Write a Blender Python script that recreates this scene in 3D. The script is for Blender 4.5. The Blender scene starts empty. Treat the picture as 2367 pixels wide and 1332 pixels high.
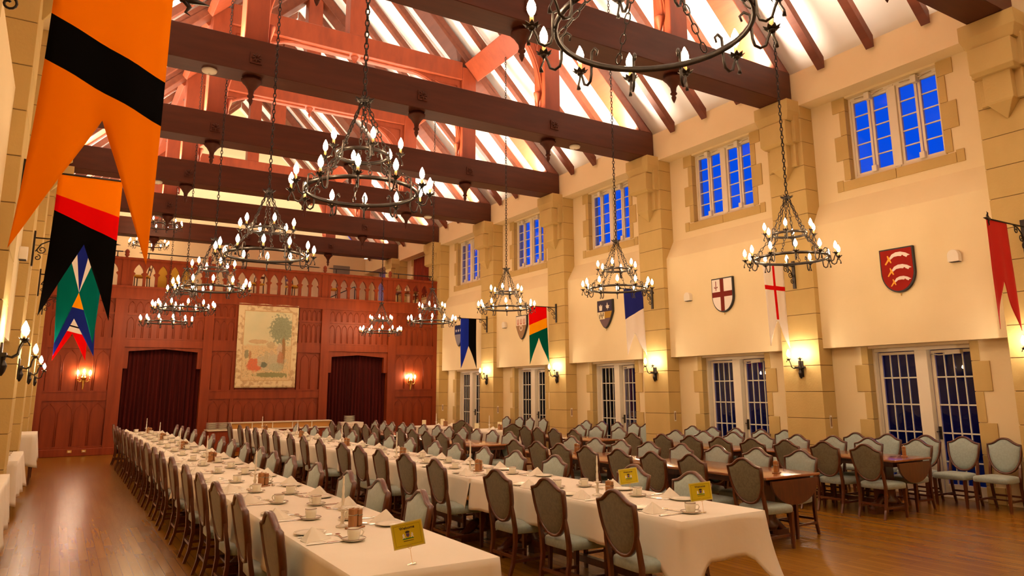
import bpy, bmesh, math, random
from mathutils import Vector, Matrix
R = math.radians
PI = math.pi
random.seed(7)
scene = bpy.context.scene
COL = scene.collection

# ---------------------------------------------------------------- camera
FPX, CXO, CYO = 1679.273, 23.367, -83.638
cam_d = bpy.data.cameras.new('camera'); cam = bpy.data.objects.new('camera', cam_d); COL.objects.link(cam)
yaw, pit, rol = R(32.1461), R(10.7835), R(-.4201)
fwd = Vector((math.sin(yaw)*math.cos(pit), math.cos(yaw)*math.cos(pit), math.sin(pit)))
rgt = Vector((math.cos(yaw), -math.sin(yaw), 0)); upv = rgt.cross(fwd)
r2 = rgt*math.cos(rol) + upv*math.sin(rol); u2 = -rgt*math.sin(rol) + upv*math.cos(rol)
cam.matrix_world = Matrix(((r2.x, u2.x, -fwd.x, 0), (r2.y, u2.y, -fwd.y, 0), (r2.z, u2.z, -fwd.z, 1.7), (0, 0, 0, 1)))
cam_d.sensor_fit = 'HORIZONTAL'; cam_d.sensor_width = 36.0; cam_d.lens = 36.0*FPX/2367
cam_d.shift_x = -CXO/2367; cam_d.shift_y = CYO/2367
cam_d.clip_start = .05; cam_d.clip_end = 300
scene.camera = cam

# ---------------------------------------------------------------- view, world, light strengths
vs = scene.view_settings
vs.view_transform = 'Standard'; vs.look = 'None'; vs.gamma = 1; vs.use_curve_mapping = False
vs.exposure = 0.0
scene.cycles.use_denoising = True
try:
    scene.cycles.denoising_prefilter = 'ACCURATE'
except Exception: pass
scene.cycles.max_bounces = 8; scene.cycles.diffuse_bounces = 4; scene.cycles.glossy_bounces = 4
scene.cycles.transparent_max_bounces = 12; scene.cycles.sample_clamp_indirect = 6.0
scene.cycles.caustics_reflective = False; scene.cycles.caustics_refractive = False
BULB = 135.0          # candle lamp glow
SCON = 230.0
UPLT = 190.0         # watts per uplight on the tie beams
WARM = (1.0, .70, .40)
w = bpy.data.worlds.new('dusk'); scene.world = w; w.use_nodes = True
bg = w.node_tree.nodes['Background']; bg.inputs[0].default_value = (.002, .10, 1.0, 1); bg.inputs[1].default_value = .80

# ---------------------------------------------------------------- materials
def new_mat(name):
    m = bpy.data.materials.new(name); m.use_nodes = True
    return m, m.node_tree.nodes, m.node_tree.links, m.node_tree.nodes['Principled BSDF']
def setp(p, col=None, rough=None, metal=None, spec=None, coat=None):
    if col is not None: p.inputs['Base Color'].default_value = (*col, 1)
    if rough is not None: p.inputs['Roughness'].default_value = rough
    if metal is not None: p.inputs['Metallic'].default_value = metal
    if spec is not None: p.inputs['Specular IOR Level'].default_value = spec
    if coat is not None: p.inputs['Coat Weight'].default_value = coat; p.inputs['Coat Roughness'].default_value = .12
def noisy(name, c1, c2, scale=(4, 4, 4), rough=.6, metal=0, spec=.3, bump=0, detail=4, coat=0, bscale=None, coord='Object'):
    m, N, L, p = new_mat(name); setp(p, c1, rough, metal, spec, coat)
    tc = N.new('ShaderNodeTexCoord'); mp = N.new('ShaderNodeMapping'); nz = N.new('ShaderNodeTexNoise'); rp = N.new('ShaderNodeMix')
    rp.data_type = 'RGBA'; mp.inputs['Scale'].default_value = scale; nz.inputs['Detail'].default_value = detail; nz.inputs['Scale'].default_value = 1
    L.new(tc.outputs[coord], mp.inputs[0]); L.new(mp.outputs[0], nz.inputs['Vector'])
    rp.inputs['A'].default_value = (*c1, 1); rp.inputs['B'].default_value = (*c2, 1)
    mr = N.new('ShaderNodeMapRange'); mr.inputs[1].default_value = .3; mr.inputs[2].default_value = .7
    L.new(nz.outputs['Fac'], mr.inputs[0]); L.new(mr.outputs[0], rp.inputs['Factor']); L.new(rp.outputs['Result'], p.inputs['Base Color'])
    if bump:
        b = N.new('ShaderNodeBump'); b.inputs['Strength'].default_value = bump; b.inputs['Distance'].default_value = .02
        src = nz
        if bscale:
            src = N.new('ShaderNodeTexNoise'); src.inputs['Scale'].default_value = bscale; L.new(tc.outputs[coord], src.inputs['Vector'])
        L.new(src.outputs['Fac'], b.inputs['Height']); L.new(b.outputs[0], p.inputs['Normal'])
    return m
def emis(name, col, s):
    m = bpy.data.materials.new(name); m.use_nodes = True; N = m.node_tree.nodes; N.clear()
    e = N.new('ShaderNodeEmission'); o = N.new('ShaderNodeOutputMaterial'); e.inputs[0].default_value = (*col, 1); e.inputs[1].default_value = s
    m.node_tree.links.new(e.outputs[0], o.inputs[0]); return m
def stripes(name, base, layers, rough=.7, ax=0):
    """cloth dyed in zones; each layer = (colour, [(a, b, c), ...]) where a*u + b*z > c for all"""
    m, N, L, p = new_mat(name); setp(p, base, rough, 0, .03)
    tc = N.new('ShaderNodeTexCoord'); sp = N.new('ShaderNodeSeparateXYZ'); L.new(tc.outputs['Object'], sp.inputs[0])
    rgb = N.new('ShaderNodeRGB'); rgb.outputs[0].default_value = (*base, 1); cur = rgb.outputs[0]
    for colr, cons in layers:
        mask = None
        for a, b, c in cons:
            m1 = N.new('ShaderNodeMath'); m1.operation = 'MULTIPLY'; m1.inputs[1].default_value = a; L.new(sp.outputs[ax], m1.inputs[0])
            m2 = N.new('ShaderNodeMath'); m2.operation = 'MULTIPLY_ADD'; m2.inputs[1].default_value = b
            L.new(sp.outputs[2], m2.inputs[0]); L.new(m1.outputs[0], m2.inputs[2])
            m3 = N.new('ShaderNodeMath'); m3.operation = 'GREATER_THAN'; m3.inputs[1].default_value = c; L.new(m2.outputs[0], m3.inputs[0])
            if mask is None: mask = m3.outputs[0]
            else:
                mm = N.new('ShaderNodeMath'); mm.operation = 'MULTIPLY'; L.new(mask, mm.inputs[0]); L.new(m3.outputs[0], mm.inputs[1]); mask = mm.outputs[0]
        mx = N.new('ShaderNodeMix'); mx.data_type = 'RGBA'; L.new(mask, mx.inputs['Factor']); L.new(cur, mx.inputs['A']); mx.inputs['B'].default_value = (*colr, 1)
        cur = mx.outputs['Result']
    L.new(cur, p.inputs['Base Color']); return m
def plain(name, col, rough=.6, metal=0, spec=.4, coat=0):
    m, N, L, p = new_mat(name); setp(p, col, rough, metal, spec, coat); return m

M = {}
M['plaster'] = noisy('plaster', (.86, .715, .44), (.82, .675, .40), (1.2, 1.2, 1.2), .85, bump=.08, bscale=18)
M['roofplaster'] = noisy('roof_plaster', (.93, .91, .87), (.90, .88, .83), (1, 1, 1), .9)
M['stone'] = noisy('sandstone', (.60, .43, .165), (.53, .375, .135), (2.2, 2.2, 1.2), .88, bump=.12, bscale=30)
M['joint'] = plain('stone_joint', (.22, .15, .07), .95)
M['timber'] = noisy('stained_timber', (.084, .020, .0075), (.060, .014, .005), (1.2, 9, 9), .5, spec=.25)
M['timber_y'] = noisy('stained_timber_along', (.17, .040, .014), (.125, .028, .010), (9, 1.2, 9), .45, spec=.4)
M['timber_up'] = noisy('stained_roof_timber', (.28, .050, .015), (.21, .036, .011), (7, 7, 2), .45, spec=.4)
M['panel'] = noisy('mahogany_panel', (.285, .048, .0105), (.205, .031, .006), (9, 9, .8), .42, spec=.25)
M['chairwood'] = noisy('chair_wood', (.12, .032, .010), (.07, .018, .006), (30, 30, 6), .3, spec=.5, coat=.3)
M['tablewood'] = noisy('table_wood', (.33, .115, .035), (.25, .08, .022), (14, 1.5, 14), .22, spec=.5, coat=.4)
M['iron'] = noisy('wrought_iron', (.030, .020, .015), (.016, .011, .009), (20, 20, 20), .38, .5, .5)
M['brass'] = plain('gilt_brass', (.75, .46, .12), .28, 1)
M['silver'] = plain('silver', (.85, .80, .72), .16, 1)
M['china'] = plain('cream_china', (.84, .80, .68), .18, 0, .5)
M['rim'] = plain('dark_rim', (.16, .05, .03), .3)
M['linen'] = noisy('white_linen', (.86, .80, .70), (.83, .77, .66), (3, 3, 3), .8, spec=.15, bump=.15, bscale=9)
M['napkin'] = noisy('napkin_linen', (.90, .85, .74), (.86, .80, .69), (10, 10, 10), .8, spec=.1)
M['wax'] = plain('candle_wax', (.90, .84, .72), .45)
M['sleeve'] = plain('candle_sleeve', (.72, .50, .18), .4)
M['frame'] = noisy('painted_frame', (.86, .78, .62), (.82, .74, .58), (3, 3, 3), .45, spec=.4)
M['bar'] = plain('glazing_bar', (.75, .74, .62), .45)
M['bulb'] = emis('lit_bulb', WARM, BULB)
M['bulb_s'] = emis('lit_sconce_bulb', (1, .78, .55), SCON)
M['black'] = plain('black_plastic', (.02, .02, .02), .5)
M['white'] = plain('cream_plastic', (.82, .76, .62), .5)
M['mill'] = noisy('mill_wood', (.38, .17, .05), (.28, .11, .03), (60, 60, 8), .35, spec=.5)
M['curtain'] = noisy('red_velvet', (.085, .006, .004), (.035, .002, .0015), (14, 14, .4), .85, spec=.2)
M['redcurtain'] = noisy('russet_drape', (.30, .045, .015), (.16, .02, .01), (12, 12, 1), .8, spec=.2)
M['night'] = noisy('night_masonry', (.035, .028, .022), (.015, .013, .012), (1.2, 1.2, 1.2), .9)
M['yellow'] = plain('yellow_fabric', (.80, .47, .05), .8)
M['crystal'] = plain('cut_glass', (.80, .74, .62), .08, 0, .8)

def upholstery(name, c1, c2, sc, bump):
    m, N, L, p = new_mat(name); setp(p, c1, .5, 0, .35)
    p.inputs['Sheen Weight'].default_value = .25
    tc = N.new('ShaderNodeTexCoord'); mp = N.new('ShaderNodeMapping'); mp.inputs['Rotation'].default_value = (0, R(45), 0); mp.inputs['Scale'].default_value = (sc, sc, sc)
    L.new(tc.outputs['Object'], mp.inputs[0])
    ck = N.new('ShaderNodeTexVoronoi'); ck.inputs['Scale'].default_value = 1; L.new(mp.outputs[0], ck.inputs['Vector'])
    mx = N.new('ShaderNodeMix'); mx.data_type = 'RGBA'; mx.inputs['A'].default_value = (*c1, 1); mx.inputs['B'].default_value = (*c2, 1)
    L.new(ck.outputs['Distance'], mx.inputs['Factor']); L.new(mx.outputs['Result'], p.inputs['Base Color'])
    return m
M['uphol'] = upholstery('seafoam_upholstery', (.34, .42, .39), (.27, .33, .30), 38, 0)
M['uphol_back'] = upholstery('taupe_back_upholstery', (.165, .145, .082), (.10, .088, .048), 42, 0)  # back panels toned darker and browner than the front pads

def glass_mat(name, tint, refl):
    m = bpy.data.materials.new(name); m.use_nodes = True; N = m.node_tree.nodes; L = m.node_tree.links; N.clear()
    t = N.new('ShaderNodeBsdfTransparent'); t.inputs[0].default_value = (*tint, 1)
    g = N.new('ShaderNodeBsdfGlossy'); g.inputs['Roughness'].default_value = .01
    f = N.new('ShaderNodeFresnel'); f.inputs[0].default_value = refl
    x = N.new('ShaderNodeMixShader'); o = N.new('ShaderNodeOutputMaterial')
    L.new(f.outputs[0], x.inputs[0]); L.new(t.outputs[0], x.inputs[1]); L.new(g.outputs[0], x.inputs[2]); L.new(x.outputs[0], o.inputs[0])
    return m
M['glass_door'] = glass_mat('door_glass', (.93, .95, .97), 1.3)
M['glass'] = glass_mat('window_glass', (.93, .95, .97), 1.12)

def floor_mat():
    m, N, L, p = new_mat('oak_strip_floor'); setp(p, (.3, .13, .04), .3, 0, .3, 0)
    tc = N.new('ShaderNodeTexCoord'); mp = N.new('ShaderNodeMapping'); mp.inputs['Rotation'].default_value = (0, 0, R(90))
    L.new(tc.outputs['Object'], mp.inputs[0])
    br = N.new('ShaderNodeTexBrick'); br.inputs['Scale'].default_value = 1
    br.inputs['Brick Width'].default_value = 1.1; br.inputs['Row Height'].default_value = .085; br.inputs['Mortar Size'].default_value = .0016
    br.inputs['Color1'].default_value = (.34, .150, .013, 1); br.inputs['Color2'].default_value = (.26, .105, .008, 1); br.inputs['Mortar'].default_value = (.06, .02, .006, 1)
    br.offset = .37
    L.new(mp.outputs[0], br.inputs['Vector'])
    mp2 = N.new('ShaderNodeMapping'); mp2.inputs['Scale'].default_value = (26, 1.4, 1); L.new(tc.outputs['Object'], mp2.inputs[0])
    nz = N.new('ShaderNodeTexNoise'); nz.inputs['Scale'].default_value = 1; nz.inputs['Detail'].default_value = 5; L.new(mp2.outputs[0], nz.inputs['Vector'])
    mx = N.new('ShaderNodeMix'); mx.data_type = 'RGBA'; mx.blend_type = 'MULTIPLY'; mx.inputs['Factor'].default_value = .25
    L.new(br.outputs['Color'], mx.inputs['A']); L.new(nz.outputs['Fac'], mx.inputs['B'])
    hs = N.new('ShaderNodeHueSaturation'); hs.inputs['Value'].default_value = 1.0; L.new(mx.outputs['Result'], hs.inputs['Color']); 
    L.new(hs.outputs[0], p.inputs['Base Color'])
    p.inputs['Roughness'].default_value = .27
    p.inputs['Specular Tint'].default_value = (1, .74, .42, 1)
    return m
M['floor'] = floor_mat()

# ---------------------------------------------------------------- geometry helpers
class MB:
    def __init__(s): s.v = []; s.f = []; s.sm = []; s.mi = []
    def add(s, vs_, fs, smooth=False, mi=0):
        o = len(s.v); s.v += [tuple(x) for x in vs_]
        for f in fs: s.f.append(tuple(i+o for i in f)); s.sm.append(smooth); s.mi.append(mi)
        return s
    def box(s, x0, x1, y0, y1, z0, z1, mi=0):
        if x0 > x1: x0, x1 = x1, x0
        if y0 > y1: y0, y1 = y1, y0
        if z0 > z1: z0, z1 = z1, z0
        v = [(x, y, z) for z in (z0, z1) for y in (y0, y1) for x in (x0, x1)]
        return s.add(v, [(0, 2, 3, 1), (4, 5, 7, 6), (0, 1, 5, 4), (2, 6, 7, 3), (0, 4, 6, 2), (1, 3, 7, 5)], False, mi)
    def prism(s, poly, ax, a, b, smooth=False, mi=0):
        """poly in the two other axes (in xyz order), extruded along ax from a to b"""
        n = len(poly)
        def pt(p, t):
            return {'x': (t, p[0], p[1]), 'y': (p[0], t, p[1]), 'z': (p[0], p[1], t)}[ax]
        v = [pt(p, a) for p in poly] + [pt(p, b) for p in poly]
        f = [tuple(range(n-1, -1, -1)), tuple(range(n, 2*n))] + [(i, (i+1) % n, (i+1) % n+n, i+n) for i in range(n)]
        return s.add(v, f, smooth, mi)
    def tube(s, pts, r, n=6, cap=True, smooth=True, mi=0, flat=1.0, up=None):
        pts = [Vector(p) for p in pts]; rs = r if isinstance(r, (list, tuple)) else [r]*len(pts)
        v = []; ref = up
        for i, p in enumerate(pts):
            d = (pts[min(i+1, len(pts)-1)]-pts[max(i-1, 0)])
            d = d.normalized() if d.length > 1e-9 else Vector((0, 0, 1))
            if ref is None: ref = Vector((0, 0, 1)) if abs(d.z) < .9 else Vector((1, 0, 0))
            a = Vector(ref)-d*d.dot(Vector(ref))
            if a.length < 1e-4: a = d.orthogonal()
            a.normalize(); b = d.cross(a)
            if up is None: ref = a
            for k in range(n):
                t = 2*PI*(k+.5)/n; v.append(p+a*math.cos(t)*rs[i]*flat+b*math.sin(t)*rs[i])
        m = len(pts)
        f = [(i*n+k, i*n+(k+1) % n, (i+1)*n+(k+1) % n, (i+1)*n+k) for i in range(m-1) for k in range(n)]
        if cap: f += [tuple(range(n-1, -1, -1)), tuple(range((m-1)*n, m*n))]
        return s.add(v, f, smooth, mi)
    def lathe(s, prof, c=(0, 0, 0), n=16, smooth=True, mi=0, cap=True):
        v = []; m = len(prof)
        for r, z in prof:
            for k in range(n): v.append((c[0]+r*math.cos(2*PI*k/n), c[1]+r*math.sin(2*PI*k/n), c[2]+z))
        f = [(i*n+k, i*n+(k+1) % n, (i+1)*n+(k+1) % n, (i+1)*n+k) for i in range(m-1) for k in range(n)]
        if cap: f += [tuple(range(n-1, -1, -1)), tuple(range((m-1)*n, m*n))]
        return s.add(v, f, smooth, mi)
    def torus(s, c, R_, r, n=32, k=6, mi=0, sx=1, mat=None, flat=1):
        v = []
        for i in range(n):
            a = 2*PI*i/n
            for j in range(k):
                b = 2*PI*(j+.5)/k; q = Vector(((R_+r*math.cos(b))*math.cos(a)*sx, (R_+r*math.cos(b))*math.sin(a), r*math.sin(b)*flat))
                if mat: q = mat @ q
                v.append(q+Vector(c))
        f = [(i*k+j, ((i+1) % n)*k+j, ((i+1) % n)*k+(j+1) % k, i*k+(j+1) % k) for i in range(n) for j in range(k)]
        return s.add(v, f, True, mi)
    def xf(s, mat):
        s.v = [tuple(mat @ Vector(p)) for p in s.v]; return s
    def join(s, o, mat=None):
        vs_ = [mat @ Vector(p) for p in o.v] if mat else o.v
        n = len(s.v); s.v += [tuple(x) for x in vs_]
        s.f += [tuple(i+n for i in f) for f in o.f]; s.sm += o.sm; s.mi += o.mi; return s
    def build(s, name, mat, parent=None, bevel=0, seg=2, loc=None, rz=None, weld=False):
        me = bpy.data.meshes.new(name); me.from_pydata(s.v, [], s.f)
        for m in (mat if isinstance(mat, (list, tuple)) else [mat]): me.materials.append(m)
        bm = bmesh.new(); bm.from_mesh(me)
        for fc, q, k in zip(bm.faces, s.sm, s.mi): fc.smooth = q; fc.material_index = k
        if weld: bmesh.ops.remove_doubles(bm, verts=bm.verts, dist=1e-4)
        bmesh.ops.recalc_face_normals(bm, faces=bm.faces)
        if bevel:
            bmesh.ops.bevel(bm, geom=[e for e in bm.edges if len(e.link_faces) == 2 and e.calc_face_angle(0) > .5], offset=bevel, segments=seg, affect='EDGES', profile=.6)
            if seg > 1:
                for fc in bm.faces: fc.smooth = True
        bm.to_mesh(me); bm.free()
        o = bpy.data.objects.new(name, me); COL.objects.link(o)
        if parent is not None: o.parent = parent
        if loc: o.location = loc
        if rz is not None: o.rotation_euler = (0, 0, rz)
        return o
def thing(name, label, cat, loc=(0, 0, 0), rz=0, group=None):
    o = bpy.data.objects.new(name, None); COL.objects.link(o); o.empty_display_size = .1
    o.location = loc; o.rotation_euler = (0, 0, rz); tag(o, label, cat, group); return o
def tag(o, label=None, cat=None, group=None, kind=None):
    if label: o['label'] = label
    if cat: o['category'] = cat
    if group: o['group'] = group
    if kind: o['kind'] = kind
    return o
def struct(mb, name, mat, **k):
    o = mb.build(name, mat, **k); o['kind'] = 'structure'; return o
CH = {}
def reg(root):
    """remember a finished thing's family so that copies need no scene lookups"""
    fam = []
    def walk(o):
        ch = [c for c in COL.objects if c.parent == o]; CH[o.name] = ch
        for c in ch: walk(c)
    walk(root); return root
def dup(root, loc, rz, label, group=None, scale=None):
    def cp(o, par):
        c = o.copy(); COL.objects.link(c)
        if par is not None: c.parent = par
        for ch in CH.get(o.name, []): cp(ch, c)
        return c
    r = cp(root, None); r.location = loc; r.rotation_euler = (0, 0, rz)
    if scale: r.scale = scale
    r['label'] = label
    if group: r['group'] = group
    return r
class Placer:
    """first placement moves the original, later ones copy it"""
    def __init__(s, root): s.root = reg(root); s.first = True
    def put(s, loc, rz, label, group, scale=None):
        if s.first:
            s.first = False; o = s.root; o.location = loc; o.rotation_euler = (0, 0, rz); o['label'] = label; o['group'] = group
            if scale: o.scale = scale
            return o
        return dup(s.root, loc, rz, label, group, scale)
ORD = ['first', 'second', 'third', 'fourth', 'fifth', 'sixth', 'seventh', 'eighth', 'ninth', 'tenth', 'eleventh', 'twelfth', 'thirteenth', 'fourteenth',
       'fifteenth', 'sixteenth', 'seventeenth', 'eighteenth', 'nineteenth', 'twentieth', 'twenty-first', 'twenty-second']

# ---------------------------------------------------------------- the hall's measures
L = 3.9013
def YP(i): return 4.77+L*i
XS, XW, XB = 11.457, 11.815, 11.575        # pier face, window wall, plaster panel face (right)
MIR = 10.94                                # left wall = MIR - x
def mx(x, s): return x if s > 0 else MIR-x
XLS = MIR-XS
XM = (XS+XLS)/2
YN, YE, YF = -3.9, 31.9, 24.1
def ZR(x):                                  # roof plaster height
    return 7.66+1.04*(XS-x) if x > XM else 7.66+1.04*(x-XLS)
ZCRS = [.24+.465*k for k in range(15)]

# ================================================================ room shell
fl = MB().box(XLS-.8, 12.3, YN, YE+.2, -.2, 0); struct(fl, 'floor', M['floor'])
fb = MB().box(XLS-.4, 12.2, YF+.22, YE, 4.46, 4.76); struct(fb, 'floor_balcony', M['tablewood'])
for s, nm in ((1, 'wall_right'), (-1, 'wall_left')):
    b = MB()
    for i in range(-3, 7):
        y0, y1 = YP(i), min(YP(i+1), YE); y0 = max(y0, YN); c = YP(i)+L/2
        X0, X1 = mx(XW, s), mx(XW+.35, s)
        b.box(X0, X1, y0, min(c-.87, y1), 0, 7.0)
        if c+.87 < y1: b.box(X0, X1, c+.87, y1, 0, 7.0)
        zb = 2.36 if s > 0 and -2 <= i <= 5 else 0
        b.box(X0, X1, c-.87, c+.87, zb, 5.40); b.box(X0, X1, c-.87, c+.87, 6.96, 7.0)
        # projecting plaster panel between the piers with a sloped top
        b.prism([(mx(XB, s), 2.40), (mx(XB, s), 4.64), (mx(XW, s), 5.07), (mx(XW, s), 2.40)], 'y', max(y0+.40, YN), y1-.40)
    b.box(mx(XS, s), mx(XW+.35, s), YN, YE, 7.0, 7.67)
    struct(b, nm, M['plaster'])
gp = [(XLS-.8, 0), (12.25, 0), (12.25, 7.0), (XM, ZR(XM)+.1), (XLS-.8, 7.0)]
struct(MB().prism(gp, 'y', YE, YE+.2), 'wall_back', M['plaster'])
struct(MB().prism(gp, 'y', YN-.2, YN), 'wall_front', M['plaster'])
rf = MB()
for s in (1, -1):
    rf.prism([(mx(XW+.35, s) if s > 0 else XLS-.71, 7.29), (XM, ZR(XM)), (XM, ZR(XM)+.25), (mx(XW+.35, s) if s > 0 else XLS-.71, 7.54)], 'y', YN, YE)
struct(rf, 'ceiling', M['roofplaster'])
# outside, seen through the garden doors
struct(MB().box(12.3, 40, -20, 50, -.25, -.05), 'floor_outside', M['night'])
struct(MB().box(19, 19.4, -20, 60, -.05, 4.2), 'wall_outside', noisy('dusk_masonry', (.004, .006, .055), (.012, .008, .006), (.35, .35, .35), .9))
gl = MB().box(18.85, 18.98, 7.2, 7.35, 1.5, 1.65); o = gl.build('garden_lamp', emis('garden_lamp_glow', (1, .85, .35), 9)); tag(o, 'small yellow-green garden light seen through the nearest glazed door', 'light')

# ---------------------------------------------------------------- sandstone piers
def loft(b, secs, back, s):
    """secs = [(z, x_front, half width)] ; joins down to the plane x = back"""
    v = []
    for z, x, h in secs: v += [(mx(back, s), -h, z), (mx(x, s), -h, z), (mx(x, s), h, z), (mx(back, s), h, z)]
    n = len(secs); f = [(0, 1, 2, 3), tuple(4*(n-1)+k for k in (3, 2, 1, 0))]
    for i in range(n-1):
        for k in range(4): f.append((4*i+k, 4*i+(k+1) % 4, 4*i+4+(k+1) % 4, 4*i+4+k))
    b.add(v, f)
def make_pier(s):
    t = thing('stone_pier', '', 'pier')
    sh = MB(); core = MB().box(mx(XS+.012, s), mx(XW, s), -.388, .388, 0, 6.98)
    zs = [0]+ZCRS+[7.0]
    for a, b_ in zip(zs[:-1], zs[1:]): sh.box(mx(XS, s), mx(XW, s), -.40, .40, a+.005, b_-.005)
    sh.build('shaft', M['stone'], t, bevel=.004, seg=1); core.build('mortar_core', M['joint'], t)
    cp = MB()
    loft(cp, [(6.69, 11.17, .33), (6.86, 11.12, .39), (7.085, 11.12, .39)], XS+.01, s)
    cp.build('capital', M['stone'], t, bevel=.006, seg=1)
    bl = MB(); loft(bl, [(6.24, 11.20, .28), (6.29, 11.13, .30), (6.68, 11.13, .30)], XS+.01, s)
    loft(bl, [(6.28, 11.32, .365), (6.93, 11.32, .365)], XS+.01, s)
    bl.build('corbel_block', M['stone'], t, bevel=.006, seg=1)
    k = MB(); loft(k, [(5.58, 11.44, .01), (5.79, 11.27, .165), (5.82, 11.26, .19), (6.26, 11.26, .19)], XS+.005, s)
    loft(k, [(5.82, 11.38, .30), (6.26, 11.38, .30)], XS+.005, s)
    k.build('pointed_corbel', M['stone'], t, bevel=.005, seg=1)
    return t
WHO = {-2: 'behind the camera', -1: 'beside the camera', 0: 'nearest in view', 1: 'second from the camera', 2: 'third from the camera', 3: 'fourth from the camera', 4: 'fifth from the camera', 5: 'beside the balcony', 6: 'up on the balcony'}
for s, side in ((1, 'right'), (-1, 'left')):
    pl = Placer(make_pier(s))
    for i in range(-2, 7):
        pl.put((0, YP(i), 0), 0, f'block-coursed sandstone pier on the {side} wall, {WHO[i]}', 'sandstone piers')

# ---------------------------------------------------------------- quoins, windows, garden doors
def quoins(b, s, yc, zs, wide0, half, sill=None):
    for side in (-1, 1):
        wd = wide0
        for a, c in zip(zs[:-1], zs[1:]):
            w_ = .26 if wd else .125
            b.box(mx(XW-.018, s), mx(XW+.13, s), yc+side*half, yc+side*(half+w_), a+.004, c-.004); wd = not wd
    if sill:
        b.prism([(mx(XW-.02, s), sill-.20), (mx(XW-.02, s), sill-.03), (mx(XW+.14, s), sill+.02), (mx(XW+.14, s), sill-.20)], 'y', yc-.005, yc-half-.16)
        b.prism([(mx(XW-.02, s), sill-.20), (mx(XW-.02, s), sill-.03), (mx(XW+.14, s), sill+.02), (mx(XW+.14, s), sill-.20)], 'y', yc+.005, yc+half+.16)
        for side in (-1, 1): b.box(mx(XW-.018, s), mx(XW+.05, s), yc+side*(half+.165), yc+side*(half+.29), sill-.20, sill+.005)
tn = 1
for s in (1, -1):
    for i in range(-1, 6):
        q = MB(); c = YP(i)+L/2
        quoins(q, s, c, [5.41, 5.80, 6.26, 6.72, 6.99], False, .84, 5.42)
        if s > 0: quoins(q, s, c, [0, .25, .70, 1.17, 1.63, 2.09, 2.40], True, .845)
        struct(q, f'trim_{tn}', M['stone'], bevel=.004, seg=1); tn += 1

def rect_ring(b, x0, x1, y0, y1, z0, z1, w):
    b.box(x0, x1, y0, y0+w, z0, z1); b.box(x0, x1, y1-w, y1, z0, z1); b.box(x0, x1, y0+w, y1-w, z0, z0+w); b.box(x0, x1, y0+w, y1-w, z1-w, z1)
def empty_struct(name, loc, rz):
    o = bpy.data.objects.new(name, None); COL.objects.link(o); o.location = loc; o.rotation_euler = (0, 0, rz); o['kind'] = 'structure'; return o
def make_window():
    t = empty_struct('window_1', (0, 0, 0), 0)
    f = MB(); rect_ring(f, .11, .22, -.86, .86, 0, 1.55, .06); f.box(.09, .22, -.065, .065, .05, 1.50)
    f.box(.095, .2, -.035, .035, .02, 1.53); f.build('window_frame', M['frame'], t, bevel=.004, seg=1)
    for k, yc in enumerate((-.62, -.245, .245, .62)):
        sb = MB(); rect_ring(sb, .125, .185, yc-.178, yc+.178, .06, 1.49, .045); so = sb.build('sash', M['frame'], t, bevel=.004, seg=1)
        MB().box(.150, .156, yc-.135, yc+.135, .10, 1.45).build('pane', M['glass'], so)
        gb = MB()
        for j in range(1, 5): gb.box(.143, .163, yc-.135, yc+.135, .10+j*.27-.011, .10+j*.27+.011)
        gb.build('glazing_bar', M['bar'], so)
    for yc in (-.43, .43):
        MB().box(.02, .125, yc-.05, yc+.05, 1.40, 1.53).build('window_closer', M['white'], t, bevel=.006, seg=1)
        MB().box(.06, .125, yc-.04, yc+.05, .055, .17).build('window_latch', M['white'], t, bevel=.006, seg=1)
        MB().tube([(.11, yc-.28, 1.515), (.07, yc-.05, 1.475), (.11, yc+.28, 1.515)], .008, 5).build('closer_arm', M['silver'], t)
    return t
W1 = reg(make_window()); wn = 1
for s in (1, -1):
    for i in range(-2, 6):
        loc = (mx(XW, s), YP(i)+L/2, 5.41); rz = 0 if s > 0 else PI
        if wn == 1: W1.location = loc
        else:
            o = dup(W1, loc, rz, ''); del o['label']; o.name = f'window_{wn}'
        wn += 1
def make_door():
    t = empty_struct('door_1', (0, 0, 0), 0)
    f = MB(); f.box(.13, .25, -.87, -.81, 0, 2.36); f.box(.13, .25, .81, .87, 0, 2.36); f.box(.13, .25, -.81, .81, 2.30, 2.36); f.box(.13, .25, -.81, .81, 0, .03)
    f.box(.11, .25, -.10, .10, .03, 2.30); f.build('door_frame', M['frame'], t, bevel=.004, seg=1)
    for sg in (-1, 1):
        ya, yb = (-.80, -.11) if sg < 0 else (.11, .80)
        lf = MB(); lf.box(.22, .27, ya, ya+.055, .04, 2.29); lf.box(.22, .27, yb-.055, yb, .04, 2.29)
        lf.box(.22, .27, ya+.055, yb-.055, 2.245, 2.29); lf.box(.22, .27, ya+.055, yb-.055, .04, .20)
        lo = lf.build('door_leaf', M['frame'], t, bevel=.004, seg=1)
        MB().box(.243, .249, ya+.05, yb-.05, .19, 2.25).build('pane', M['glass_door'], lo)
        gb = MB(); wdt = yb-ya-.11
        for k in range(1, 4): y = ya+.055+wdt*k/4; gb.box(.232, .258, y-.009, y+.009, .2, 2.25)
        for z in (.54, .98, 1.42, 1.86): gb.box(.232, .258, ya+.055, yb-.055, z-.011, z+.011)
        gb.build('glazing_bar', M['bar'], lo)
        hy = yb-.03 if sg < 0 else ya+.03
        MB().box(.195, .222, hy-.018, hy+.018, .88, 1.08).tube([(.19, hy, 1.0), (.17, hy, 1.0), (.17, hy-.09*sg, 1.0)], .009, 6).build('handle', M['iron'], lo)
    MB().box(.13, .23, -.62, -.38, 2.22, 2.285).tube([(.16, -.5, 2.22), (.12, -.3, 2.21), (.2, -.12, 2.23)], .008, 5).build('door_closer', M['white'], t)
    return t
D1 = reg(make_door())
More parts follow.
